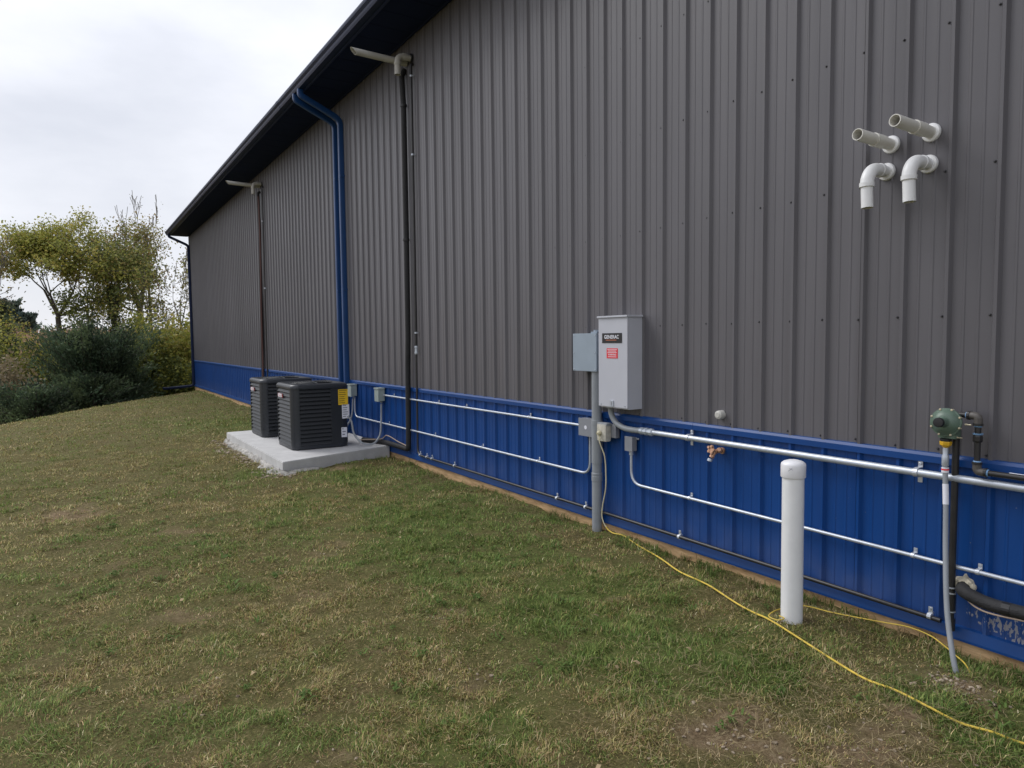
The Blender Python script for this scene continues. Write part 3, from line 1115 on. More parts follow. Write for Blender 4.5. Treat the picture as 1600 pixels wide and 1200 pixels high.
# transfer switch cabinet
t = thing('transfer_switch', 'tall pale grey switch cabinet with black nameplate and red warning label', 'switch cabinet', (-4.33, -0.09, 1.015))
SX0, SX1, SZ0, SZ1 = -4.502, -4.150, 1.016, 1.757
obj('body', box(SX0 + .006, SX1 - .002, -0.160, -0.0195, SZ0, SZ1 - .012, .004), 'switch_grey', t)
dr = obj('door', box(SX0, SX1, -0.178, -0.1605, SZ0 + .010, SZ1 - .0125, .005), 'switch_grey', t)
obj('lid', box(SX0 - .008, SX1 + .008, -0.190, -0.0195, SZ1 - .0115, SZ1 + .004, .004), 'switch_grey', t)
pl = obj('nameplate', box(-4.452, -4.212, -0.1815, -0.1782, 1.543, 1.622, .001), 'label_black', dr)
text_mesh('GENERAC', 0.040, (-4.335, -0.1822, 1.590), 'label_white', pl, bold=0.0010)
obj('print_line', box(-4.405, -4.275, -0.1824, -0.1816, 1.563, 1.5685), 'print_orange', pl)
rl = obj('warning_label', box(-4.397, -4.262, -0.1800, -0.1782, 1.420, 1.500), 'label_red', dr)
for z, w in ((1.489, .058), (1.478, .050), (1.467, .056), (1.432, .052)):
    obj('print_line', box(-4.3295 - w, -4.3295 + w, -0.1808, -0.1801, z - .0020, z + .0020), 'label_white', rl)
text_mesh('WARNING', 0.021, (-4.3295, -0.1806, 1.449), 'label_white', rl, bold=0.0004)
obj('hasp', box(-4.352, -4.312, -0.186, -0.1782, 1.030, 1.082, .003), 'galv', dr)
obj('hasp_slot', box(-4.336, -4.328, -0.1872, -0.1861, 1.040, 1.072), 'print_grey', dr)
for x in (SX0 + .03, SX1 - .03):
    obj('door_screw', lathe([(.007, 0), (.005, .004)], (x, -.1783, SZ0 + .03), (0, -1, 0), 8), 'galv', dr)

# pull box left of it
t = thing('meter_box', 'square blue-grey metal box with screwed cover left of the switch cabinet', 'electrical box', (-4.75, -0.07, 1.305))
obj('body', box(-4.905, -4.597, -0.118, -0.0195, 1.308, 1.618, .003), 'box_blue_grey', t)
cv = obj('cover', box(-4.912, -4.590, -0.130, -0.1185, 1.302, 1.624, .003), 'box_blue_grey', t)
for x in (-4.895, -4.607):
    for z in (1.318, 1.463, 1.608):
        obj('cover_screw', lathe([(.006, 0), (.004, .004)], (x, -.1302, z), (0, -1, 0), 8), 'galv', cv)
obj('hub', merge(box(-4.70, -4.62, -.10, -.03, 1.6245, 1.638, .003), lathe([(.03, 0), (.03, .016)], (-4.66, -.065, 1.637), (0, 0, 1), 14)), 'box_blue_grey', t)
obj('nipple', lathe([(.022, 0), (.022, .082)], (-4.5965, -.07, 1.46), (1, 0, 0), 14), 'galv', t)

t = thing('conduit_riser', 'thick grey plastic riser from the ground up to the blue-grey box', 'conduit', (-4.655, -0.075, -0.1))
obj('upper_pipe', lathe([(.0455, 0), (.0455, .37), (.0425, .372), (.0425, .79)], (-4.655, -.075, .515), (0, 0, 1), 24), 'pvc_grey', t, True)
obj('slip_pipe', lathe([(.041, 0), (.041, .11)], (-4.655, -.075, .404), (0, 0, 1), 24), 'pvc_grey', t, True)
obj('lower_pipe', lathe([(.0425, -.13), (.0425, .46), (.0462, .462), (.0462, .505), (.0445, .507), (.0445, .512), (.0462, .514), (.0462, .53), (.043, .533)], (-4.655, -.075, -.1), (0, 0, 1), 24), 'pvc_grey', t, True)
obj('collar', lathe([(.0472, 0), (.0472, .02)], (-4.655, -.075, .845), (0, 0, 1), 24), 'pvc_grey', t, True)

t = thing('junction_box', 'grey steel box with round white sticker left of the riser', 'electrical box', (-4.78, -0.06, .735))
obj('body', box(-4.868, -4.692, -0.096, -0.0195, .738, .886, .003), 'box_grey', t)
obj('cover', box(-4.872, -4.688, -0.104, -0.0965, .735, .889, .002), 'box_grey', t)
obj('sticker', lathe([(.0175, 0), (.0175, .0012)], (-4.772, -.1042, .812), (0, -1, 0), 16), 'label_white', t)

t = thing('outlet_box', 'outdoor outlet in a clear bubble cover right of the riser', 'outlet', (-4.52, -0.06, .72))
obj('body', box(-4.590, -4.425, -0.062, -0.0195, .752, .862, .004), 'box_grey', t)
cv = obj('bubble_cover', box(-4.598, -4.478, -0.125, -0.0625, .718, .866, .022), 'clear_cover', t, True)
obj('hinge_cap', box(-4.600, -4.476, -0.118, -0.060, .850, .876, .010), 'pvc_grey', t)
obj('plug', lathe([(.018, 0), (.02, .02), (.012, .035)], (-4.545, -.126, .795), (0, -1, -.3), 12), 'cord_pale', t)

t = thing('switch_box', 'small grey weatherproof box just below the steel elbow', 'electrical box', (-4.255, -0.05, .668))
obj('body', box(-4.297, -4.215, -0.066, -0.0195, .671, .783, .004), 'box_grey', t)
obj('cover', box(-4.301, -4.211, -0.074, -0.0665, .667, .787, .003), 'box_grey', t)
obj('mounting_ear', box(-4.2145, -4.186, -0.026, -0.0195, .762, .778, .002), 'galv_bright', t)
obj('coupling', lathe([(.018, 0), (.018, .03), (.0145, .032)], (-4.252, -.045, .6665), (0, 0, -1), 12), 'galv', t)

# whips and refrigerant lines at the near condenser
t = conduit('flexible_whip', [(-9.60, -0.06, 0.665), (-9.60, -0.062, 0.50), (-9.50, -0.12, 0.22), (-9.42, -0.25, 0.112), (-9.45, -0.40, 0.118), (-9.56, -0.50, 0.25), (-9.585, -0.515, 0.45), (-9.612, -0.56, 0.52)], 0.0145, 'pvc_grey',
            'grey flexible conduit looping over the slab into the near condenser', [], 0.14, 'cable')
conduit('flexible_whip', [(-10.80, -0.06, 0.665), (-10.80, -0.08, 0.35), (-10.9, -0.22, 0.12), (-11.1, -0.42, 0.13), (-11.222, -0.56, 0.40)], 0.0145, 'pvc_grey',
        'grey flexible conduit behind the near condenser feeding the far one', [], 0.14, 'cable')

# line sets and gas pipe on the wall
t = thing('line_set', 'thick black insulated line set climbing the wall to the near vent', 'pipe', (-8.63, -0.06, 0.1))
obj('insulation', tube(fillet([(-9.9, -0.24, 0.125), (-9.45, -0.075, 0.125), (-8.64, -0.065, 0.125), (-8.63, -0.065, 0.40), (-8.628, -0.06, 1.25), (-8.605, -0.058, 1.6), (-8.60, -0.055, 3.0), (-8.60, -0.058, 4.6), (-8.64, -0.06, 5.02), (-8.64, -0.01, 5.09)], .06, 5), .036, 12), 'foam_wrap', t, True)
for z in (4.62, 2.9):
    obj('tie_strap', tube([(-8.60, -.057, z - .014), (-8.60, -.057, z + .014)], .044, 12), 'black_plastic', t)
obj('copper_line', tube(spline([(-9.75, -.35, .15), (-9.5, -.12, .17), (-9.35, -.085, .235), (-8.95, -.08, .19), (-8.68, -.08, .17)]), .007, 7), 'wire_tan', t, True)
t = thing('line_set', 'dark reddish line set climbing the wall to the far vent', 'pipe', (-16.95, -0.05, 0.1))
obj('insulation', tube(fillet([(-16.98, -.06, 0.06), (-16.97, -.055, .9), (-16.93, -.05, 2.5), (-16.80, -.05, 4.1), (-16.86, -.05, 4.7), (-16.84, -.055, 4.98), (-16.83, -.01, 5.02)], .05, 4), .030, 10), 'foam_wrap', t, True)
obj('bare_line', tube(spline([(-16.90, -.06, 0.06), (-16.90, -.06, .9), (-16.87, -.06, 2.3), (-16.76, -.06, 3.9), (-16.80, -.06, 4.9)]), .020, 8), 'copper_wrap', t, True)
t = thing('gas_pipe', 'thin black pipe beside the far line set with small clamps', 'pipe', (-16.55, -0.05, 0.1))
obj('pipe', tube(fillet([(-16.50, -.012, 5.06), (-16.50, -.045, 5.06), (-16.52, -.045, 3.0), (-16.55, -.045, .08)], .03, 4), .017, 8), 'black_pipe', t, True)
for z in (4.3, 2.8):
    obj('clamp', tube([(-16.52, -.045, z - .014), (-16.52, -.045, z + .014)], .025, 8), 'galv', t)

t = thing('gas_pipe', 'thin black gas pipe down from the near vent and along the wall foot', 'pipe', (-8.4, -0.05, 0.08))
obj('pipe', tube(fillet([(-8.385, -.01, 5.08), (-8.385, -.042, 5.08), (-8.38, -.042, 3.2), (-8.385, -.042, 1.46)], .03, 4), .0175, 10), 'black_pipe', t, True)
obj('pipe', tube(fillet([(-8.385, -.042, 1.46), (-8.395, -.042, .13), (-8.31, -.055, .085), (-4.5, -.055, .094), (-1.845, -.055, .083)], .05, 4), .0128, 10), 'black_pipe', t, True)
obj('coupling', lathe([(.022, 0), (.025, .02), (.021, .035), (.021, .075), (.025, .09), (.022, .11)], (-8.385, -.042, 1.40), (0, 0, 1), 8), 'galv', t)
for z in (4.93, 3.95, 1.68):
    obj('clamp', merge(tube([(-8.382, -.042, z - .011), (-8.382, -.042, z + .011)], .0205, 10), box(-8.41, -8.355, -.03, -.0195, z - .008, z + .008)), 'galv', t)
for x in (-8.30, -8.10, -7.95, -7.34, -5.27, -4.84, -3.71, -1.90):
    zc = .0895
    c = obj('clamp', merge(tube([(x - .010, -.055, zc), (x + .010, -.055, zc)], .0172, 10), box(x - .011, x + .011, -.050, -.0335, zc + .008, zc + .022), box(x - .011, x + .011, -.050, -.0465, zc + .02, zc + .05, .001)), 'galv_bright', t)
    obj('clamp_screw', lathe([(.007, 0), (.005, .006)], (x, -.0502, zc + .04), (0, -1, 0), 7), 'galv_bright', c)

# ------------------------------------------------------------------ vent pipes
def furnace_vent(x, z, reach, label):
    t = thing('vent_pipe', label, 'vent pipe', (x, -0.02, z), 'furnace vents under the eave')
    a = hollow([(x - .02, -0.02, z - .005), (x - .02, -reach * .5, z), (x - .02, -reach, z + 0.006)], .041, .005, 18)
    # mitred outer end
    V = [Vector(v) for v in a[0]]
    for v in V:
        if v.y < -reach + .06:
            v.y += -(v.z - z) * 0.9 - .02
    obj('straight_pipe', ([tuple(v) for v in V], a[1]), 'pvc_dull', t, True)
    X2 = x + .09
    pts = fillet([(X2, -.02, z + .02), (X2, -.20, z + .02), (X2, -.20, z - .215)], .085, 8)
    obj('down_pipe', hollow(pts, .039, .005, 18), 'pvc_dull', t, True)
    obj('socket', lathe([(.045, 0), (.045, .045)], (X2, -.085, z + .02), (0, -1, 0), 18), 'pvc_dull', t, True)
    obj('socket', lathe([(.045, 0), (.045, .03)], (X2, -.20, z - .062), (0, 0, -1), 18), 'pvc_dull', t, True)
    obj('wall_plate', lathe([(.062, 0), (.062, .006), (.05, .010)], (x - .02, -.02, z - .005), (0, -1, 0), 20), 'black_plastic', t)
    obj('wall_plate', lathe([(.062, 0), (.062, .006), (.05, .010)], (X2, -.02, z + .02), (0, -1, 0), 20), 'black_plastic', t)
    return t


furnace_vent(-8.53, 5.15, .71, 'near pair of dull white vent pipes sticking out under the dark eave')
furnace_vent(-16.75, 5.13, .70, 'far pair of dull white vent pipes sticking out under the dark eave')


def flange(x, z, t):
    obj('flange', lathe([(.0475, 0), (.0475, .010), (.044, .0155), (.036, .017)], (x, -.0, z), (0, -1, 0), 28), 'pvc_white', t, True)


for x, z, lx, lab in ((-2.196, 2.622, .322, 'upper left white pipe stub pointing straight out of the grey wall'), (-1.984, 2.634, .350, 'upper right white pipe stub pointing straight out of the grey wall')):
    t = thing('vent_stub', lab, 'vent pipe', (x, 0, z), 'four white vents on the grey wall')
    flange(x, z, t)
    V, F = hollow([(x, -.016, z), (x, -lx, z + .010)], .0305, .0042, 24)
    obj('pipe', (V, F), 'pvc_cream', t, True)
    obj('coupling', hollow([(x, -.085, z + .002), (x, -.175, z + .0045)], .0352, .0045, 24), 'pvc_cream', t, True)
for x, z, lab in ((-2.218, 2.480, 'lower left white vent with elbow turned down'), (-1.994, 2.474, 'lower right white vent with elbow turned down')):
    t = thing('vent_elbow', lab, 'vent pipe', (x, 0, z), 'four white vents on the grey wall')
    flange(x, z, t)
    obj('stub', tube([(x, -.016, z), (x, -.075, z)], .0305, 24), 'pvc_white', t, True)
    el = [(x, -.062, z)] + [(x, -.102 - .088 * math.sin(a), z - .088 + .088 * math.cos(a)) for a in np.linspace(0, math.pi / 2, 12)]
    obj('elbow', tube(el, .0345, 24), 'pvc_white', t, True)
    obj('hub', lathe([(.0375, 0), (.0375, .020), (.0350, .0215)], (x, -.060, z), (0, -1, 0), 24), 'pvc_white', t, True)
    obj('hub', lathe([(.0380, 0), (.0380, .022), (.0360, .0235)], (x + .000, -.1902, z - .080), (.01, 0, -1), 24), 'pvc_white', t, True)
    obj('outlet', hollow([(x + .000, -.1902, z - .098), (x + .006, -.192, z - .214)], .0305, .004, 24), 'pvc_white', t, True)

t = thing('wall_vent', 'small round white vent cap just above the blue trim', 'vent cap', (-3.358, 0, 1.037))
obj('cap', lathe([(.031, .0), (.031, .035), (.029, .045), (.022, .050)], (-3.358, 0, 1.037), (0, -1, 0), 22), 'pvc_dull', t, True)
obj('face', lathe([(.019, 0), (.017, .003)], (-3.358, -.0505, 1.037), (0, -1, 0), 18), 'pvc_dull', t)

t = thing('hose_spigot', 'brass hose tap on the blue wall below the steel conduit', 'tap', (-3.36, 0, .775))
obj('body', merge(lathe([(.024, 0), (.024, .008), (.013, .010), (.013, .055), (.017, .057), (.017, .085)], (-3.352, -.002, .783), (0, -1, 0), 12),
                  lathe([(.013, 0), (.013, .03), (.017, .032), (.017, .052)], (-3.352, -.075, .783), (-.25, -.55, -.8), 12)), 'copper_brass', t, True)
obj('spout', lathe([(.014, 0), (.018, .004), (.018, .020), (.013, .022)], (-3.368, -.107, .735), (-.15, -.35, -1), 12), 'galv', t, True)
obj('handle', merge(*([lathe([(.026, 0), (.026, .008)], (-3.352, -.113, .800), (-.1, -1, .25), 10)] + [lathe([(.010, -.004), (.010, .012)], (-3.352 + .024 * math.cos(a), -.114, .800 + .024 * math.sin(a)), (-.1, -1, .25), 8) for a in np.arange(0, 6.2, 1.2566)])), 'copper_brass', t, True)
obj('valve_stem', lathe([(.009, 0), (.009, .03)], (-3.352, -.09, .79), (-.1, -1, .25), 10), 'brass', t)
obj('vacuum_breaker', lathe([(.017, 0), (.02, .01), (.012, .025)], (-3.330, -.06, .792), (.5, -.6, .4), 10), 'copper_brass', t)

# ------------------------------------------------------------------ white post
PX, PY = -2.49, -0.405
pz = gz(PX, PY)
t = thing('vent_post', 'upright white plastic pipe with round cap standing in the lawn', 'pipe', (PX, PY, pz))
obj('pipe', tube([(PX + .004, PY, pz - .2), (PX, PY, .825)], .0597, 32), 'pvc_white', t, True)
obj('cap', lathe([(.0660, 0), (.0680, .004), (.0680, .070), (.0655, .080), (.052, .091), (.028, .0985), (.006, .1005)], (PX, PY, .781), (0, 0, 1), 36), 'pvc_cap', t, True)
for dx0, dz0, dx1, dz1 in ((.004, .824, .024, .844), (.010, .841, .026, .832)):
    a = [(PX + (dx0 + (dx1 - dx0) * k) + .012, 0, dz0 + (dz1 - dz0) * k) for k in (0, .5, 1)]
    a = [(x_, PY - math.sqrt(.0686 ** 2 - (x_ - PX) ** 2), z_) for x_, _, z_ in a]
    obj('pen_mark', tube(a, .0010, 5), 'print_grey', t)

# ------------------------------------------------------------------ gas regulator set
GX, GY, GZ = -1.808, -0.135, 1.140
KG = 0.82
t = thing('gas_regulator', 'round green gas regulator with black cap on a black riser', 'gas regulator', (GX, GY, 0.05))
AX = Vector((0.17, -1, 0.07)).normalized()
obj('diaphragm_case', lathe([(KG * a_, KG * b_) for a_, b_ in [(.050, -.035), (.078, -.018), (.0865, -.009), (.0865, .010), (.079, .012), (.073, .020), (.062, .034), (.045, .046), (.034, .050)]], (GX, GY, GZ), AX, 36), 'reg_green', t, True)
bn = obj('bonnet', lathe([(KG * a_, KG * b_) for a_, b_ in [(.036, .046), (.030, .056), (.0275, .062), (.0275, .118)]], (GX, GY, GZ), AX, 24), 'reg_green', t, True)
obj('bonnet_cap', lathe([(KG * a_, KG * b_) for a_, b_ in [(.0285, .1185), (.0295, .122), (.0295, .142), (.026, .148), (.020, .149)]], (GX, GY, GZ), AX, 20), 'black_plastic', bn, True)
side = AX.cross(Vector((0, 0, 1))).normalized()
upv = side.cross(AX)
for k in range(8):
    a = math.pi * 2 * (k + .5) / 8
    c = Vector((GX, GY, GZ)) + side * .0825 * KG * math.cos(a) + upv * .0825 * KG * math.sin(a)
    b = obj('flange_bolt', lathe([(KG * a_, KG * b_) for a_, b_ in [(.0065, -.016), (.0065, -.0095), (.003, -.009), (.003, .010), (.0068, .0102), (.0068, .0165), (.003, .017), (.003, .023)]], c, AX, 6), 'brass', t)
obj('valve_body', merge(box(GX - KG * .055, GX + KG * .052, GY + KG * .012, GY + KG * .085, GZ - KG * .105, GZ - KG * .045, .012), lathe([(KG * a_, KG * b_) for a_, b_ in [(.030, 0), (.030, .04)]], (GX + KG * .02, GY + KG * .03, GZ - KG * .06), (0, 0, -1), 16)), 'reg_green', t, True)
obj('valve_body', lathe([(KG * a_, KG * b_) for a_, b_ in [(.034, 0), (.034, .05), (.028, .06), (.028, .075)]], (GX - KG * .004, GY + KG * .02, GZ - KG * .005), (0.25, 1, -.1), 18), 'reg_green', t, True)
obj('bleed_screw', lathe([(KG * a_, KG * b_) for a_, b_ in [(.006, 0), (.006, .012), (.004, .013), (.004, .034)]], (GX + KG * .095, GY + KG * .03, GZ - KG * .008), (1, 0, 0), 7), 'brass', t)
obj('bleed_screw', lathe([(KG * a_, KG * b_) for a_, b_ in [(.006, 0), (.006, .012), (.004, .013), (.004, .036)]], (GX + KG * .045, GY + KG * .03, GZ - KG * .092), (1, 0, 0), 7), 'brass', t)
obj('union', lathe([(KG * a_, KG * b_) for a_, b_ in [(.034, 0), (.034, .014), (.026, .016)]], (GX - KG * .012, GY + KG * .03, GZ - KG * .1065), (0, 0, -1), 8), 'black_plastic', t)

t = thing('gas_riser', 'straight black riser pipe behind the grey gas hose', 'pipe', (-1.795, -0.06, 0.05))
obj('pipe', tube([(-1.795, -.060, .062), (-1.793, -.060, 1.06)], .0168, 16), 'black_pipe', t, True)
obj('coupling', lathe([(.021, 0), (.021, .09)], (-1.795, -.060, .155), (0, 0, 1), 14), 'black_pipe', t, True)
for z in (.150, .246, .275):
    obj('coupling_ring', lathe([(.0225, 0), (.0225, .006)], (-1.795, -.060, z), (0, 0, 1), 14), 'galv', t)
obj('coupling', lathe([(.022, 0), (.022, .06)], (-1.795, -.060, .052), (0, 0, 1), 14), 'black_pipe', t, True)

t = thing('gas_hose', 'grey flexible gas riser with yellow nut rising from bare soil to the regulator', 'hose', (-1.64, -0.30, -0.06))
top = Vector((GX - .010, GY + .025, GZ - .0995))
hp = spline([top, top + Vector((0, 0, -.13)), (-1.80, -.13, .72), (-1.775, -.17, .48), (-1.728, -.238, .22), (-1.668, -.295, .02), (-1.622, -.315, -.12)], 8)
obj('hose', tube(hp[7:], .0128, 14), 'pvc_grey', t, True)
obj('nut', lathe([(.027, 0), (.028, .006), (.026, .020), (.018, .027), (.013, .033)], top, (0, 0, -1), 6), 'yellow_fit', t)
obj('crimp', lathe([(.012, 0), (.013, .012), (.013, .034), (.0165, .044), (.0165, .09), (.0145, .094)], top + Vector((0, 0, -.034)), (0, 0, -1), 12), 'galv', t, True)
obj('crimp_band', lathe([(.0172, 0), (.0172, .026)], top + Vector((.001, -.001, -.135)), (0, 0, -1), 12), 'label_white', t)
obj('crimp_band', lathe([(.0178, 0), (.0178, .008)], top + Vector((.001, -.001, -.141)), (0, 0, -1), 12), 'label_red', t)
obj('tag_sleeve', tube(hp[12:17], .0142, 14), 'label_white', t, True)

t = thing('gas_outlet_pipe', 'black threaded pipe with blue sealant turning down and right from the regulator', 'pipe', (-1.69, -0.08, .9))
E1 = Vector((-1.682, -.085, 1.178))
E2 = Vector((-1.682, -.085, .902))
obj('pipe', tube(fillet([(GX + .04, -.085, 1.178), E1, E2, (1.6, -.070, .893)], .030, 6), .0140, 14), 'black_pipe', t, True)
for cx, dr_, q in ((E1, (-1, 0, 0), (0, 0, -1)), (E2, (0, 0, 1), (1, 0, 0))):
    pts = fillet([cx + Vector(dr_) * .042, cx, cx + Vector(q) * .042], .036, 8)
    obj('elbow', tube(pts, .0195, 16), 'cast_iron', t, True)
    for d in (dr_, q):
        obj('elbow_bead', lathe([(.0225, 0), (.0225, .012)], cx + Vector(d) * .036, d, 14), 'black_pipe', t)
        obj('thread_sealant', lathe([(.0185, 0), (.016, .006)], cx + Vector(d) * .0485, d, 12), 'thread_blue', t)
obj('union', lathe([(.019, 0), (.023, .008), (.023, .030), (.019, .036)], (E1.x, E1.y, 1.085), (0, 0, -1), 8), 'black_pipe', t)
obj('thread_sealant', lathe([(.0235, 0), (.021, .007)], (E1.x, E1.y, 1.0925), (0, 0, -1), 12), 'thread_blue', t)
obj('paper_tag', tube([(-1.545, -.0707, .9015), (-1.40, -.0705, .9)], .0152, 14), 'label_white', t)

# insulated pipe coming through the wall, packed with spray foam
t = thing('insulated_pipe', 'black foam-wrapped pipe leaving the blue wall through cream spray foam', 'pipe', (-1.75, 0, .28))
obj('pipe', tube(fillet([(-1.752, .05, .285), (-1.752, -.075, .283), (-1.60, -.115, .262), (-1.35, -.105, .268), (1.6, -.09, .27)], .06, 7), .0325, 18), 'foam_wrap', t, True)
obj('tape_joint', tube([(-1.535, -.1138, .263), (-1.50, -.1122, .2635)], .0335, 18), 'black_plastic', t)
fb = []
bm = bmesh.new()
bmesh.ops.create_icosphere(bm, subdivisions=3, radius=1)
for v in bm.verts:
    k = 1 + 0.22 * math.sin(v.co.x * 7 + 1) * math.cos(v.co.z * 6) + 0.1 * math.sin(v.co.z * 13 + v.co.x * 11)
    fb.append((-1.756 + v.co.x * .052 * k, -.012 + v.co.y * .030 * k, .290 + v.co.z * .050 * k))
bm.verts.index_update()
obj('spray_foam', (fb, [tuple(v.index for v in f.verts) for f in bm.faces]), 'spray_foam', t, True)
bm.free()
obj('thermostat_wire', tube(spline([(-1.735, -.03, .262), (-1.70, -.09, .243), (-1.60, -.13, .226), (-1.40, -.12, .235), (-1.1, -.1, .24)]), .0045, 6), 'wire_tan', t, True)

# ------------------------------------------------------------------ extension cords
def on_ground(pts, r, lift=0.012):
    return [(x, y, gz(x, y) + r + lift) for x, y in pts]


g1 = [(-4.43, -.085), (-4.30, -.09), (-4.077, -.125), (-3.723, -.247), (-3.451, -.328), (-3.271, -.362), (-3.078, -.421), (-2.812, -.492), (-2.68, -.51), (-2.543, -.541), (-2.394, -.57), (-2.227, -.611), (-2.065, -.662),
      (-1.858, -.724), (-1.692, -.746), (-1.544, -.761), (-1.417, -.754), (-1.31, -.722), (-1.21, -.686), (-1.021, -.624), (-.6, -.55), (-.1, -.6)]
pts = [(-4.545, -.135, .775), (-4.525, -.150, .715), (-4.492, -.125, .60), (-4.488, -.115, .46), (-4.50, -.108, .32), (-4.545, -.105, .16), (-4.548, -.105, .06), (-4.50, -.095, -.015)] + on_ground(g1, .0055, .011)
t = thing('extension_cord', 'long yellow extension cord from the bubble outlet down and across the lawn', 'cord', pts[0])
s1 = spline(pts, 6)
obj('cord', tube(s1[:42], .0052, 8), 'cord_pale', t, True)
obj('cord', tube(s1[41:], .0054, 8), 'cord_yellow', t, True)
g2 = [(-2.522, -.470), (-2.473, -.490), (-2.478, -.541), (-2.533, -.543), (-2.582, -.467), (-2.604, -.345), (-2.531, -.235), (-2.402, -.165), (-2.266, -.125), (-2.131, -.065), (-2.015, -.045), (-1.896, -.055), (-1.80, -.10), (-1.726, -.16), (-1.641, -.22), (-1.567, -.30)]
p2 = on_ground(g2, .003, .016)
p2 = [(a, b, c + (.03 if 9 <= i <= 13 else (.012 if i < 7 else 0.004))) for i, (a, b, c) in enumerate(p2)]
p2[-1] = (p2[-1][0], p2[-1][1], p2[-1][2] - .05)
tag(obj('tracer_wire', tube(spline(p2, 7), .0034, 6), 'cord_yellow', None, True), 'thin yellow wire looping round the white post towards the grey gas hose', 'wire')
g3 = [(-3.02, -.74), (-2.93, -.70), (-2.86, -.72), (-2.80, -.715)]

# ------------------------------------------------------------------ lawn
SOILC = None


def build_grass():
    cx, cy = CAM.x, CAM.y
    zones = [(1.6, 3.2, 20000, 0.0027, 0.027), (3.2, 5.0, 14000, 0.0031, 0.027), (5.0, 8.0, 5600, 0.0046, 0.029), (8.0, 13.0, 1900, 0.0080, 0.034), (13.0, 31.0, 450, 0.016, 0.04)]
    fwd = np.array([_f.x, _f.y])
    fwd = fwd / np.hypot(*fwd)
    rt = np.array([_r.x, _r.y])
    allP, allL, allW = [], [], []
    for r0, r1, den, w, ln in zones:
        n = int(den * (r1 * r1 - r0 * r0) * 0.5 * 1.75)
        ang = nrng.uniform(-0.90, 0.85, n)
        rad = np.sqrt(nrng.uniform(r0 * r0, r1 * r1, n))
        p = np.stack([cx + rad * (np.cos(ang) * fwd[0] + np.sin(ang) * rt[0]), cy + rad * (np.cos(ang) * fwd[1] + np.sin(ang) * rt[1])], -1)
        k = (p[:, 1] < -0.015) & ~in_pad(p[:, 0], p[:, 1], 0.01) & (p[:, 1] > -9)
        p = p[k]
        allP.append(p)
        allL.append(np.full(len(p), ln))
        allW.append(np.full(len(p), w))
    P = np.concatenate(allP)
    Ln = np.concatenate(allL)
    Wd = np.concatenate(allW)
    x, y = P[:, 0], P[:, 1]
    bare = field_sum(x, y, BARE)
    lush = field_sum(x, y, LUSH, 0.7)
    edge = smoothstep(0.45, 0.06, -y)                      # unmown strip by the wall
    clump = np.clip((fbm(x, y, 8.0, 3) - 0.30) / 0.40, 0, 1)
    big = fbm(x, y, 0.8, 3)
    mid = fbm(x + 31, y + 7, 3.2, 4)
    keep = nrng.random(len(P)) < np.clip((0.28 + 0.95 * clump) * (1 - 0.80 * bare), 0.02, 1)
    strip = fbm(x * 1.0 + 3, y * 0 + 9, 1.6, 3)
    keep &= ~((y > -0.09) & (nrng.random(len(P)) < 0.35 + 0.5 * (strip < 0.5)))
    P, Ln, Wd, bare, lush, edge, clump, big, mid = [a[keep] for a in (P, Ln, Wd, bare, lush, edge, clump, big, mid)]
    x, y = P[:, 0], P[:, 1]
    n = len(P)
    h = Ln * (0.55 + 0.8 * nrng.random(n)) * (0.50 + 0.95 * clump) * (1 + 0.35 * lush) * (1 + 0.35 * edge * (0.2 + clump)) * (1 - 0.35 * bare)
    az = nrng.uniform(0, 2 * np.pi, n)
    dirn = fbm(x + 11, y + 3, 3.0, 2) * 4 * np.pi          # mown, laid over in swirls
    az = np.where(nrng.random(n) < 0.45, dirn + nrng.normal(0, .6, n), az)
    lean = np.clip(nrng.normal(1.05, 0.38, n) - 0.15 * lush - 0.15 * edge, 0.12, 1.5)
    z = ground_z(x, y) + ((x > -14) & (x < 2) & (y > -6)) * micro(x, y) - 0.003
    dx, dy = np.cos(az), np.sin(az)
    px, py = -dy, dx
    w = Wd * (0.6 + 0.7 * nrng.random(n)) * (1 + .25 * lush)
    l1 = lean * 0.6
    l2 = np.clip(lean * 1.35, 0, 1.75)
    m = np.stack([x + dx * h * .5 * np.sin(l1), y + dy * h * .5 * np.sin(l1), z + h * .5 * np.cos(l1)], -1)
    tip = m + np.stack([dx * h * .55 * np.sin(l2), dy * h * .55 * np.sin(l2), h * .55 * np.cos(l2)], -1)
    tip[:, 2] = np.maximum(tip[:, 2], z + 0.004)
    base = np.stack([x, y, z], -1)
    sd = np.stack([px, py, np.zeros(n)], -1)
    V = np.empty((n, 5, 3))
    V[:, 0] = base - sd * w[:, None] * .5
    V[:, 1] = base + sd * w[:, None] * .5
    V[:, 2] = m + sd * w[:, None] * .42
    V[:, 3] = m - sd * w[:, None] * .42
    V[:, 4] = tip
    # blade colours: green, olive, straw and brown thatch, by patch
    pal = np.array([[0.092, 0.140, 0.036], [0.152, 0.186, 0.054], [0.195, 0.185, 0.060], [0.36, 0.285, 0.145], [0.235, 0.160, 0.085], [0.50, 0.43, 0.27]])
    g = 0.43 + 1.1 * (big - 0.5) + 2.0 * (mid - 0.5) + 0.25 * (clump - 0.5) + 0.28 * lush + 0.12 * edge - 0.4 * bare
    far = np.hypot(x - cx, y - cy)
    g = g - 0.06 * smoothstep(8, 14, far)
    u = nrng.random(n)
    pg = np.clip(g, 0.05, 0.9)
    ci = np.where(u < pg * 0.55, 0, np.where(u < pg, 1, np.where(u < pg + (1 - pg) * 0.42, 2, np.where(u < pg + (1 - pg) * 0.72, 3, np.where(u < pg + (1 - pg) * 0.955, 4, 5)))))
    c = 1.5 * pal[ci] * nrng.uniform(0.50, 1.50, (n, 1)) * nrng.uniform(0.93, 1.07, (n, 3))
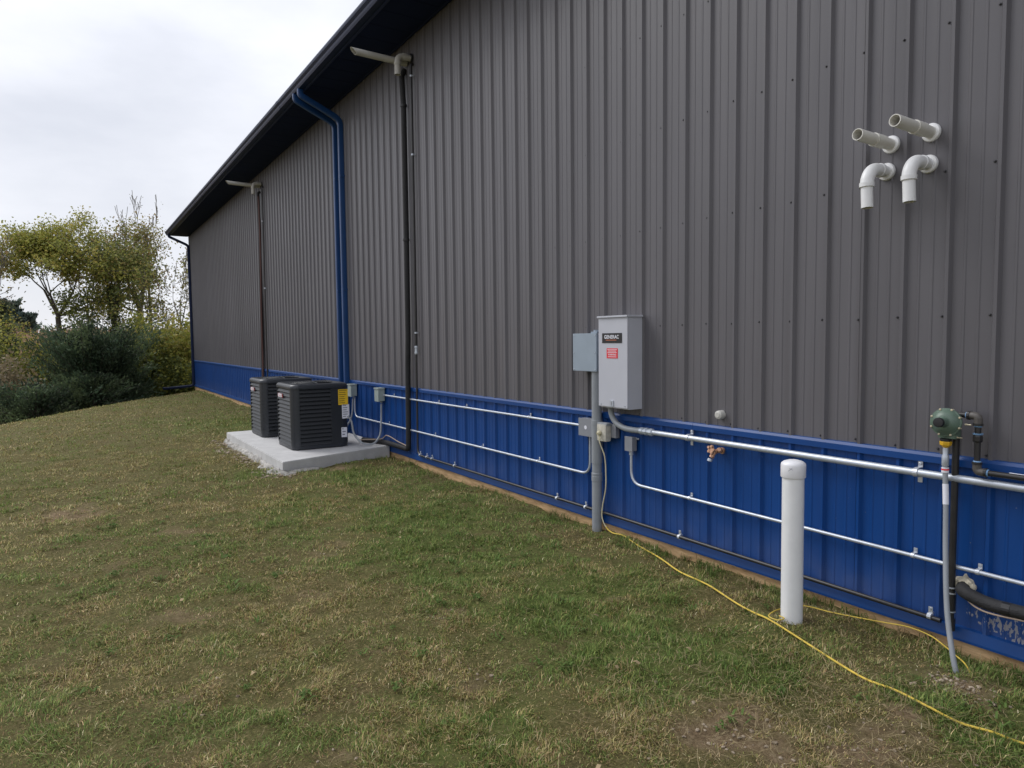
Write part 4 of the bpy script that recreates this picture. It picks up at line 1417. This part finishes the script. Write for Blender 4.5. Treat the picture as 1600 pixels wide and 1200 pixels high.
    calm = (0.5 * smoothstep(6.5, 12, far))[:, None]        # single blades no longer resolve far off
    mean = (pg[:, None] * np.array([[0.19, 0.225, 0.062]]) + (1 - pg[:, None]) * np.array([[0.335, 0.275, 0.125]]))
    c = c * (1 - calm) + mean * nrng.uniform(0.85, 1.15, (n, 1)) * calm
    C = np.ones((n, 5, 4))
    C[:, :, :3] = c[:, None, :]
    me = bpy.data.meshes.new('lawn_grass')
    nv = n * 5
    me.vertices.add(nv)
    me.vertices.foreach_set('co', V.reshape(-1))
    b5 = np.arange(n) * 5
    loops = np.stack([b5, b5 + 1, b5 + 2, b5 + 3, b5 + 3, b5 + 2, b5 + 4], -1).reshape(-1)
    me.loops.add(len(loops))
    me.loops.foreach_set('vertex_index', loops)
    me.polygons.add(n * 2)
    st = np.stack([np.arange(n) * 7, np.arange(n) * 7 + 4], -1).reshape(-1)
    me.polygons.foreach_set('loop_start', st)
    me.update(calc_edges=True)
    a = me.color_attributes.new('Col', 'FLOAT_COLOR', 'POINT')
    a.data.foreach_set('color', C.reshape(-1))
    o = link('lawn_grass', me, 'grass_blades')
    tag(o, 'short patchy mown grass, olive green and straw brown', 'grass', kind='stuff')
    print('grass blades', n)


build_grass()


def ribbons(name, paths, widths, cols, label, cat, m='grass_blades'):
    V, F, C = [], [], []
    for P, w, c in zip(paths, widths, cols):
        k = len(V)
        n = len(P)
        for i, p in enumerate(P):
            a = Vector(P[max(0, i - 1)])
            b = Vector(P[min(n - 1, i + 1)])
            d = (b - a).normalized()
            s = d.cross(Vector((0, 0, 1)))
            s = s.normalized() if s.length > 1e-4 else Vector((1, 0, 0))
            ww = w * (1 if i < n - 1 else .2)
            V += [Vector(p) - s * ww / 2, Vector(p) + s * ww / 2]
            C += [(*c, 1)] * 2
        F += [(k + 2 * i, k + 2 * i + 1, k + 2 * i + 3, k + 2 * i + 2) for i in range(n - 1)]
    me = bpy.data.meshes.new(name)
    me.from_pydata(V, [], F)
    a = me.color_attributes.new('Col', 'FLOAT_COLOR', 'POINT')
    a.data.foreach_set('color', np.array(C).reshape(-1))
    return tag(link(name, me, m), label, cat, kind='stuff')


# loose dry straws lying over the near lawn
paths, wd, cl = [], [], []
for i in range(4600):
    if i < 1100:
        x, y = -1.75 + rng.gauss(0, .55), -1.25 + rng.gauss(0, .45)
    else:
        x, y = rng.uniform(-8.5, -1.0), rng.uniform(-4.2, -.1)
    if y > -.06 or in_pad(x, y, .05):
        continue
    a = rng.uniform(0, 6.28)
    l = rng.uniform(.04, .15) if i < 1100 else rng.uniform(.03, .10)
    cv = rng.uniform(-2.5, 2.5)
    P = []
    for k in range(4):
        P.append((x, y, gz(x, y) + .018 + rng.uniform(0, .022)))
        x += math.cos(a) * l / 3
        y += math.sin(a) * l / 3
        a += cv * l
    if P[-1][1] > -.03:
        continue
    paths.append(P)
    wd.append(rng.uniform(.0013, .0026))
    q = rng.uniform(.7, 1.15)
    cl.append((.36 * q, .29 * q, .165 * q))
ribbons('loose_straw', paths, wd, cl, 'thin dry grass stems lying loose on the near lawn', 'straw')

# broad-leaved weeds: low rosettes in the turf
paths, wd, cl = [], [], []
weeds = [(-6.1, -1.15), (-6.3, -1.3), (-5.9, -1.05), (-3.5, -1.3), (-1.40, -.50), (-1.30, -.62), (-1.45, -.62), (-1.22, -.52), (-2.66, -2.55), (-4.4, -1.2), (-4.05, -2.0), (-3.8, -1.75), (-2.9, -1.9), (-4.9, -3.0), (-5.6, -2.9), (-3.2, -3.0)]
weeds += [(rng.uniform(-8, -1.2), rng.uniform(-4, -.2)) for i in range(110)]
for i, (x, y) in enumerate(weeds):
    if in_pad(x, y, .1):
        continue
    nl = rng.randint(7, 14)
    s = rng.uniform(.35, .8) if i > 15 else rng.uniform(.6, 1.0)
    for k in range(nl):
        a = rng.uniform(0, 6.28)
        l = .055 * s * rng.uniform(.5, 1.2)
        x0, y0 = x + rng.gauss(0, .03 * s), y + rng.gauss(0, .03 * s)
        z0 = gz(x0, y0) + .012
        paths.append([(x0, y0, z0), (x0 + math.cos(a) * l * .5, y0 + math.sin(a) * l * .5, z0 + l * .45), (x0 + math.cos(a) * l, y0 + math.sin(a) * l, z0 + l * .35)])
        wd.append(.014 * s)
        q = rng.uniform(.75, 1.25)
        cl.append((.105 * q, .165 * q, .042 * q))
ribbons('turf_weeds', paths, wd, cl, 'low broad-leaved green weeds dotted through the turf', 'weeds')

# taller tufts along the foot of the wall
paths, wd, cl = [], [], []
for i in range(120):
    x = rng.choice([rng.uniform(-9.2, -1.0), rng.uniform(-4.0, -1.0)])
    y = -.03 - abs(rng.gauss(0, .09))
    if in_pad(x, y, .05):
        continue
    g = rng.random() < .65
    for k in range(rng.randint(8, 22)):
        a = rng.uniform(0, 6.28)
        l = rng.uniform(.03, .085)
        x0, y0 = x + rng.gauss(0, .03), min(-.02, y + rng.gauss(0, .02))
        z0 = gz(x0, y0) - .005
        ln = rng.uniform(.2, .9)
        q = rng.uniform(.7, 1.25)
        yy = lambda t: min(-.016, y0 + math.sin(a) * l * t)
        paths.append([(x0, y0, z0), (x0 + math.cos(a) * l * ln * .35, yy(ln * .35), z0 + l * .6), (x0 + math.cos(a) * l * ln, yy(ln), z0 + l * (1 - ln * .45))])
        wd.append(rng.uniform(.003, .006))
        cl.append((.11 * q, .155 * q, .04 * q) if g else (.34 * q, .26 * q, .14 * q))
ribbons('wall_foot_grass', paths, wd, cl, 'longer unmown grass tufts along the foot of the wall', 'grass')

# a few fallen leaves
paths, wd, cl = [], [], []
for i in range(45):
    x, y = rng.uniform(-9, -1.2), rng.uniform(-4.2, -.3)
    if in_pad(x, y, .05):
        continue
    a = rng.uniform(0, 6.28)
    l = rng.uniform(.02, .042)
    z = gz(x, y) + .028
    paths.append([(x, y, z), (x + math.cos(a) * l * .5, y + math.sin(a) * l * .5, z + .009), (x + math.cos(a) * l, y + math.sin(a) * l, z + .002)])
    wd.append(l * .55)
    q = rng.uniform(.7, 1.2)
    cl.append((.42 * q, .32 * q, .19 * q))
ribbons('fallen_leaves', paths, wd, cl, 'small dry tan leaves fallen on the lawn', 'leaves')


# ------------------------------------------------------------------ trees and shrubs beyond the crest
def leaf_cloud(name, pts, size, cols, parent, aspect=0.55, flat=0.0, dirs=None, seed=1):
    """small folded leaf faces at pts; colour per leaf."""
    r = np.random.default_rng(seed)
    P = np.asarray(pts, float)
    n = len(P)
    off = np.array(ROOT[parent.name])
    P = P - off
    d = r.normal(size=(n, 3)) if dirs is None else np.asarray(dirs) + r.normal(size=(n, 3)) * .35
    d[:, 2] *= (1 - flat)
    d /= np.linalg.norm(d, axis=1)[:, None] + 1e-9
    e = r.normal(size=(n, 3))
    e -= d * (e * d).sum(1)[:, None]
    e /= np.linalg.norm(e, axis=1)[:, None] + 1e-9
    s = size * r.uniform(.6, 1.3, (n, 1))
    V = np.empty((n, 4, 3))
    V[:, 0] = P - d * s * .5
    V[:, 1] = P + e * s * aspect * .5
    V[:, 2] = P + d * s * .5
    V[:, 3] = P - e * s * aspect * .5
    V[:, 2] += np.cross(d, e) * s * .12
    V[:, 0] += np.cross(d, e) * s * .12
    cols = np.asarray(cols, float)
    C = np.ones((n, 4, 4))
    C[:, :, :3] = (cols * r.uniform(.75, 1.25, (n, 1)))[:, None, :]
    me = bpy.data.meshes.new(name)
    me.vertices.add(n * 4)
    me.vertices.foreach_set('co', V.reshape(-1))
    me.loops.add(n * 4)
    me.loops.foreach_set('vertex_index', np.arange(n * 4))
    me.polygons.add(n)
    me.polygons.foreach_set('loop_start', np.arange(n) * 4)
    me.update(calc_edges=True)
    a = me.color_attributes.new('Col', 'FLOAT_COLOR', 'POINT')
    a.data.foreach_set('color', C.reshape(-1))
    return link(name, me, 'leaves', parent)


def branching(start, direction, length, rad, depth, R, spread, up, segs, tips, min_r=.008, kids=(2, 3), drop=0.74):
    p = Vector(start)
    d = Vector(direction).normalized()
    pts, rs = [p.copy()], [rad]
    n = 4
    for i in range(n):
        d = (d + Vector((R.gauss(0, .13), R.gauss(0, .13), R.gauss(0, .10) + up * .08))).normalized()
        p = p + d * length / n
        pts.append(p.copy())
        rs.append(max(min_r, rad * (1 - .42 * (i + 1) / n)))
        if depth <= 3:
            tips.append((p.copy(), d.copy(), depth))
    segs.append((pts, rs))
    if depth == 0:
        return
    nk = R.randint(*kids)
    for k in range(nk):
        t = R.uniform(.45, 1.0) if k else 1.0
        q = pts[int(round(t * n))]
        az = R.uniform(0, 6.28)
        tilt = R.uniform(.35, .95) * spread if k else R.uniform(.1, .4) * spread
        s = d.cross(Vector((0, 0, 1)))
        s = s.normalized() if s.length > .05 else Vector((1, 0, 0))
        v = d.cross(s)
        nd = (d * math.cos(tilt) + (s * math.cos(az) + v * math.sin(az)) * math.sin(tilt) + Vector((0, 0, up * .12))).normalized()
        branching(q, nd, length * drop * R.uniform(.75, 1.15), rs[-1] * R.uniform(.55, .8), depth - 1, R, spread, up, segs, tips, min_r, kids, drop)


def tree(label, x, y, top_z, half, seed, palette, nleaf=9, leaf=.19, fork_z=3.0, stems=2, depth=4, spread=1.0, trunk_r=.13, bark='bark', up=.6, drop=.74, ivy=0, ivy_top=0.0, lean=0.0, bare=0.0, low=2, group='trees beyond the lawn crest', puff=.24):
    """trunk to fork_z, limbs above; the limbs are scaled to reach top_z and spread half a crown each way."""
    R = random.Random(seed)
    z0 = gz(x, y) - .1
    t = thing('deciduous_tree', label, 'tree', (x, y, z0), group)
    segs, tips = [], []
    top = Vector((x, y + lean, fork_z))
    tp = [(x, y, z0), (x + R.gauss(0, .06), y + lean * .3 + R.gauss(0, .06), z0 + (fork_z - z0) * .5), top]
    trunk = spline(tp, 4)
    hl = (top_z - fork_z) * .36
    for k in range(stems):
        az = 6.28 * k / stems + R.uniform(-.5, .5) + 1.57
        tl = R.uniform(.2, .5)
        d = Vector((math.cos(az) * math.sin(tl), math.sin(az) * math.sin(tl), math.cos(tl)))
        branching(top, d, hl, trunk_r * .70, depth, R, spread, up, segs, tips, .012, (2, 3), drop)
    mz = max(p.z for p, _, _ in tips)
    my = sorted(abs(p.y - top.y) for p, _, _ in tips)[int(len(tips) * .97)]
    kz = (top_z - fork_z) / (mz - fork_z)
    ky = half / my

    def fit(p):
        return Vector((top.x + (p.x - top.x) * ky, top.y + (p.y - top.y) * ky, top.z + (p.z - top.z) * kz))
    segs = [([fit(p) for p in ps], rs) for ps, rs in segs]
    tips = [(fit(p), d, q) for p, d, q in tips]
    for k in range(low):
        az = R.choice([1.57, -1.57]) + R.uniform(-.5, .5)
        q = trunk[R.randint(5, 8)]
        branching(q, (math.cos(az), math.sin(az), .45), half * .75, trunk_r * .35, 2, R, spread, up, segs, tips, .01, (2, 2), drop)
    n = len(trunk)
    obj('trunk', tube(trunk, [trunk_r * (1.3 - .35 * i / (n - 1)) for i in range(n)], 9), bark, t, True)
    obj('branches', merge(*[tube(p, r, 5 if r[0] > .03 else 4, caps=False) for p, r in segs]), bark, t)['kind'] = 'stuff'
    pts, cols = [], []
    for p, d, dp in tips:
        if R.random() < bare:
            continue
        k = nleaf if dp == 0 else int(nleaf * (.8 if dp == 1 else (.45 if dp == 2 else .2)) + R.random())
        hgt = (p.z - fork_z) / (top_z - fork_z)
        c0 = palette[min(len(palette) - 1, int(R.random() * len(palette)))]
        for _ in range(k):
            pts.append(p + Vector((R.gauss(0, puff), R.gauss(0, puff), R.gauss(0, puff * .55))))
            cols.append(c0 if R.random() < .75 else R.choice(palette))
    for _ in range(ivy):
        u = R.random()
        b = Vector(tp[0]).lerp(top + Vector((0, 0, ivy_top)), u)
        a = R.uniform(0, 6.28)
        rr = trunk_r + abs(R.gauss(0, .17))
        pts.append(b + Vector((math.cos(a) * rr, math.sin(a) * rr, R.gauss(0, .05))))
        cols.append(R.choice([(.05, .075, .022), (.04, .06, .018), (.07, .095, .03)]))
    if pts:
        leaf_cloud('crown', pts, leaf, cols, t, .6, .25, seed=seed)
    return t


YG = [(.36, .355, .08), (.29, .305, .068), (.41, .345, .085), (.21, .23, .055)]
OL = [(.25, .26, .07), (.31, .29, .08), (.37, .285, .11), (.17, .185, .054)]
BR = [(.30, .20, .09), (.22, .19, .07), (.17, .155, .055)]
DG = [(.13, .16, .045), (.18, .205, .056), (.095, .12, .036)]
tree('leftmost big tree with forked trunk and airy yellow-green crown', -40.0, -4.25, 8.1, 2.3, 21, YG, 10, .13, 2.9, 3, 5, 1.25, .12, up=.15, drop=.84, low=6, puff=.26)
tree('dark ivy-covered tree just right of the big yellow-green one', -39.0, -1.95, 7.3, 1.5, 5, OL + DG, 9, .13, 2.8, 4, 4, 1.2, .10, up=.3, drop=.84, ivy=2400, ivy_top=1.6, low=5, puff=.30)
tree('stout olive-brown tree with thick pale trunk near the building corner', -41.0, -.68, 7.9, 1.5, 12, OL + BR, 8, .13, 3.2, 4, 4, 1.2, .16, 'bark_pale', up=.4, drop=.84, low=3, puff=.30)
tree('slim leaning tree with thin dark trunk below the olive crowns', -37.0, -1.05, 5.0, .9, 31, OL + DG, 5, .14, 2.2, 2, 3, 1.1, .055, up=.5, lean=.12, puff=.25)
tree('tall bare dead tree rising above the crowns near the eave', -43.0, -.05, 9.6, 1.25, 44, BR, 1, .09, 4.6, 2, 4, .95, .07, 'bark_pale', up=.8, bare=.9, low=0)
tree('thin sparse tree with bare twigs close to the building corner', -38.0, .85, 6.2, 1.3, 8, BR + OL, 2, .13, 2.4, 3, 4, 1.2, .05, 'bark_pale', up=.25, drop=.8, bare=.35)
tree('bare twiggy tree at the left edge of the picture', -37.5, -6.9, 6.8, 1.2, 66, BR, 2, .12, 2.8, 3, 4, 1.1, .06, 'bark_pale', up=.4, bare=.45)
tree('yellow-orange autumn tree between the big tree and the ivy-covered one', -42.5, -2.95, 6.9, 1.2, 77, [(.40, .29, .06), (.32, .27, .06), (.22, .21, .05)], 6, .14, 2.6, 3, 4, 1.2, .07, up=.4, drop=.8, puff=.32)
tree('small leafy green tree low between the big tree and the ivy-covered one', -38.5, -3.1, 4.6, 1.0, 91, DG + YG[1:2], 7, .14, 1.6, 3, 3, 1.1, .05, up=.5)


def conifer(label, x, y, h, w, seed, cols, group, dense=1.0, leaf=.20, kind='pine_tree', bushy=False, z_off=-.1):
    R = random.Random(seed)
    z0 = gz(x, y) + z_off
    t = thing(kind, label, 'conifer', (x, y, z0), group)
    obj('trunk', tube([(x, y, z0), (x + .03, y, z0 + h * .5), (x, y, z0 + h * .98)], [w * .045, w * .03, .01], 7), 'bark', t)
    pts, cc, dd = [], [], []
    bg = []
    nb = int((h * 52 if bushy else h * 30) * (w / 3.0) ** .5)
    for i in range(nb):
        u = R.random() ** 1.25                         # where on the stem the spray starts
        s0 = Vector((x + R.gauss(0, w * .04), y + R.gauss(0, w * .04), z0 + h * (.02 + .80 * u)))
        a = R.uniform(0, 6.28)
        tilt = R.uniform(.55, 1.35) * (1 - .45 * u)
        dv = Vector((math.cos(a) * math.sin(tilt), math.sin(a) * math.sin(tilt), math.cos(tilt)))
        reach = w / 2 * (1 - u ** 2.2) ** .5 + .15
        ln = min(reach / max(.35, math.sin(tilt)), (z0 + h * R.uniform(.92, 1.04) - s0.z) / max(.18, dv.z)) * R.choice([R.uniform(.6, .95), R.uniform(.85, 1.3)])
        e = s0 + dv * ln + Vector((0, 0, -.10 * ln * math.sin(tilt)))
        m0 = s0.lerp(e, .5) + Vector((0, 0, .05 * ln))
        bg.append(tube([s0, m0, e], [.02, .013, .004], 4, caps=False))
        kf = R.choice([.55, .8, 1.0, 1.3, 1.75])
        c = tuple(v * kf for v in R.choice(cols))
        m = int(46 * dense * max(.4, ln))
        for _ in range(m):
            v = R.random() ** .55
            q = s0.lerp(e, v) + Vector((0, 0, .2 * ln * v * (1 - v)))
            sp = (.05 + .13 * v) * (w / 3.0) ** .7
            pts.append(q + Vector((R.gauss(0, sp), R.gauss(0, sp), R.gauss(0, sp * .7))))
            cc.append(c)
            dd.append(dv + Vector((R.gauss(0, .35), R.gauss(0, .35), R.gauss(0, .35) + .1)))
    obj('branches', merge(*bg), 'bark', t)['kind'] = 'stuff'
    leaf_cloud('crown', pts, leaf, cc, t, .34, 0, dd, seed)
    return t


EV = [(.050, .078, .043), (.066, .096, .050), (.038, .060, .037), (.085, .115, .055)]
conifer('broad dark evergreen filling the gap below the big forked tree', -27.2, -3.20, 3.15, 3.0, 3, EV, 'dark evergreens beyond the crest', 2.0, .13, 'evergreen_tree', True)
conifer('dark evergreen against the left edge, low behind the lawn crest', -25.2, -4.75, 1.45, 2.6, 4, EV, 'dark evergreens beyond the crest', 2.0, .12, 'evergreen_tree', True)
conifer('dark green evergreen right of the broad one, nearer the building', -28.6, -2.35, 2.5, 1.5, 9, EV + [(.13, .16, .07)], 'dark evergreens beyond the crest', 2.0, .12, 'evergreen_tree', True)
conifer('small dark evergreen low in front of the others by the crest', -25.6, -3.3, 1.4, 1.9, 14, EV, 'dark evergreens beyond the crest', 2.0, .12, 'evergreen_tree', True)
FC = [(.085, .115, .09), (.07, .10, .085)]
conifer('far dark pine, taller of the two on the horizon', -140, -11.8, 6.0, 2.6, 15, FC, 'far pines on the horizon', 1.2, .6, 'pine_tree', True)
conifer('far dark pine, shorter one right of the taller on the horizon', -139, -9.6, 4.0, 2.4, 16, FC, 'far pines on the horizon', 1.2, .6, 'pine_tree', True)
conifer('green pine cut by the left edge of the picture', -80, -10.0, 7.0, 3.2, 17, [(.10, .135, .07), (.08, .11, .065)], 'far pines on the horizon', 1.2, .45, 'pine_tree', True)


def shrub(label, x, y, rx, ry, rz, n, seed, pal, leaf=.13, group='shrubs beyond the lawn crest', cz=None, stems=9):
    R = random.Random(seed)
    z0 = gz(x, y) - .05
    cz = rz * 1.2 if cz is None else cz
    t = thing('shrub', label, 'shrub', (x, y, z0), group)
    segs, tips = [], []
    for k in range(stems):
        a = R.uniform(0, 6.28)
        tl = R.uniform(.1, .75)
        branching((x + R.gauss(0, rx * .25), y + R.gauss(0, ry * .25), z0), (math.cos(a) * math.sin(tl), math.sin(a) * math.sin(tl), math.cos(tl)), rz * .75, .022, 2, R, 1.0, .4, segs, tips, .006, (2, 3), .7)
    obj('stems', merge(*[tube(p, r, 4, caps=False) for p, r in segs]), 'bark', t)['kind'] = 'stuff'
    lobes = [(x + R.gauss(0, rx * .5), y + R.gauss(0, ry * .5), z0 + cz + R.gauss(0, rz * .35), R.uniform(.35, .7)) for _ in range(16)]
    pts, cols = [], []
    for i in range(n):
        lx, ly, lz, s = R.choice(lobes)
        v = Vector((R.gauss(0, 1), R.gauss(0, 1), R.gauss(0, 1)))
        v = v.normalized() * R.random() ** .35
        q = (lx + v.x * rx * s, ly + v.y * ry * s, max(z0 + .05, lz + v.z * rz * s - rz * .35 * R.random() ** 2))
        pts.append(q)
        cols.append(pal[int(abs(lx * 71 + ly * 37) * 10) % len(pal)] if R.random() < .6 else R.choice(pal))
    for p, d, dp in tips:
        for _ in range(3):
            pts.append(p + Vector((R.gauss(0, .1), R.gauss(0, .1), R.gauss(0, .08))))
            cols.append(R.choice(pal))
    leaf_cloud('foliage', pts, leaf, cols, t, .6, .2, seed=seed)
    return t


YS = [(.30, .30, .06), (.24, .25, .055), (.34, .29, .075), (.17, .19, .045)]
GS = [(.12, .15, .042), (.16, .18, .052), (.085, .11, .034)]
TS = [(.22, .175, .105), (.18, .15, .085), (.26, .21, .135), (.14, .13, .07)]
shrub('yellow-green shrub against the building corner downspout', -31.0, -.20, 1.4, 1.1, 1.95, 5200, 1, YS, .15)
shrub('yellow-green shrub left of the corner shrub, under the stout tree', -32.5, -1.15, 1.4, 1.1, 1.9, 5000, 2, YS + GS[:1], .15)
shrub('low green shrub by the end of the drain pipe', -29.6, -.65, .9, .7, 1.0, 2600, 3, GS + YS[:1])
shrub('green shrub between the evergreens and the yellow-green shrubs', -30.0, -1.65, 1.1, .9, 1.7, 3800, 4, GS + YS[1:2])
shrub('mixed green and brown shrub behind the dark evergreens', -33.5, -2.7, 1.5, 1.1, 1.5, 4000, 5, GS + TS[:1], .15)
shrub('long yellow-olive hedge shrub behind the left evergreen', -35.5, -4.9, 1.6, 1.6, 2.2, 6200, 6, YS + GS, .13, cz=3.1)
shrub('olive hedge shrub at the left edge above the brown weeds', -35.5, -6.7, 1.6, 1.5, 2.2, 6000, 7, YS + GS, .13, cz=3.1)
shrub('dry brown weedy shrub low at the left edge of the picture', -29.5, -5.55, 1.0, 1.0, 1.55, 3400, 8, TS, .13)
shrub('olive shrub under the forked trunk of the big tree', -36.0, -3.6, 1.3, 1.1, 1.9, 4400, 9, YS[:2] + GS, .13, cz=2.5)
shrub('dark shrub under the slim leaning trunk', -34.5, -.2, 1.4, 1.2, 2.0, 4000, 10, GS + YS[:2], .15)
shrub('olive shrub glimpsed behind the building corner', -35.0, 1.0, 1.6, 1.5, 2.3, 4200, 11, GS + YS, .15)

# dry maize standing on the far rise
paths, wd, cl = [], [], []
for i in range(9000):
    r = 75 + 95 * rng.random()
    a = rng.uniform(-.35, .25)
    x, y = -r * math.cos(a), -3.86 + r * math.sin(a)
    z = gz(x, y)
    h = rng.uniform(.8, 1.9)
    dx, dy = rng.gauss(0, .25), rng.gauss(0, .25)
    paths.append([(x, y, z), (x + dx * .3, y + dy * .3, z + h * .6), (x + dx, y + dy, z + h)])
    wd.append(rng.uniform(.12, .3))
    q = rng.uniform(.75, 1.15)
    cl.append((.36 * q, .25 * q, .17 * q))
ribbons('corn_field', paths, wd, cl, 'dry reddish-tan standing corn on the far rise', 'crop', 'leaves')
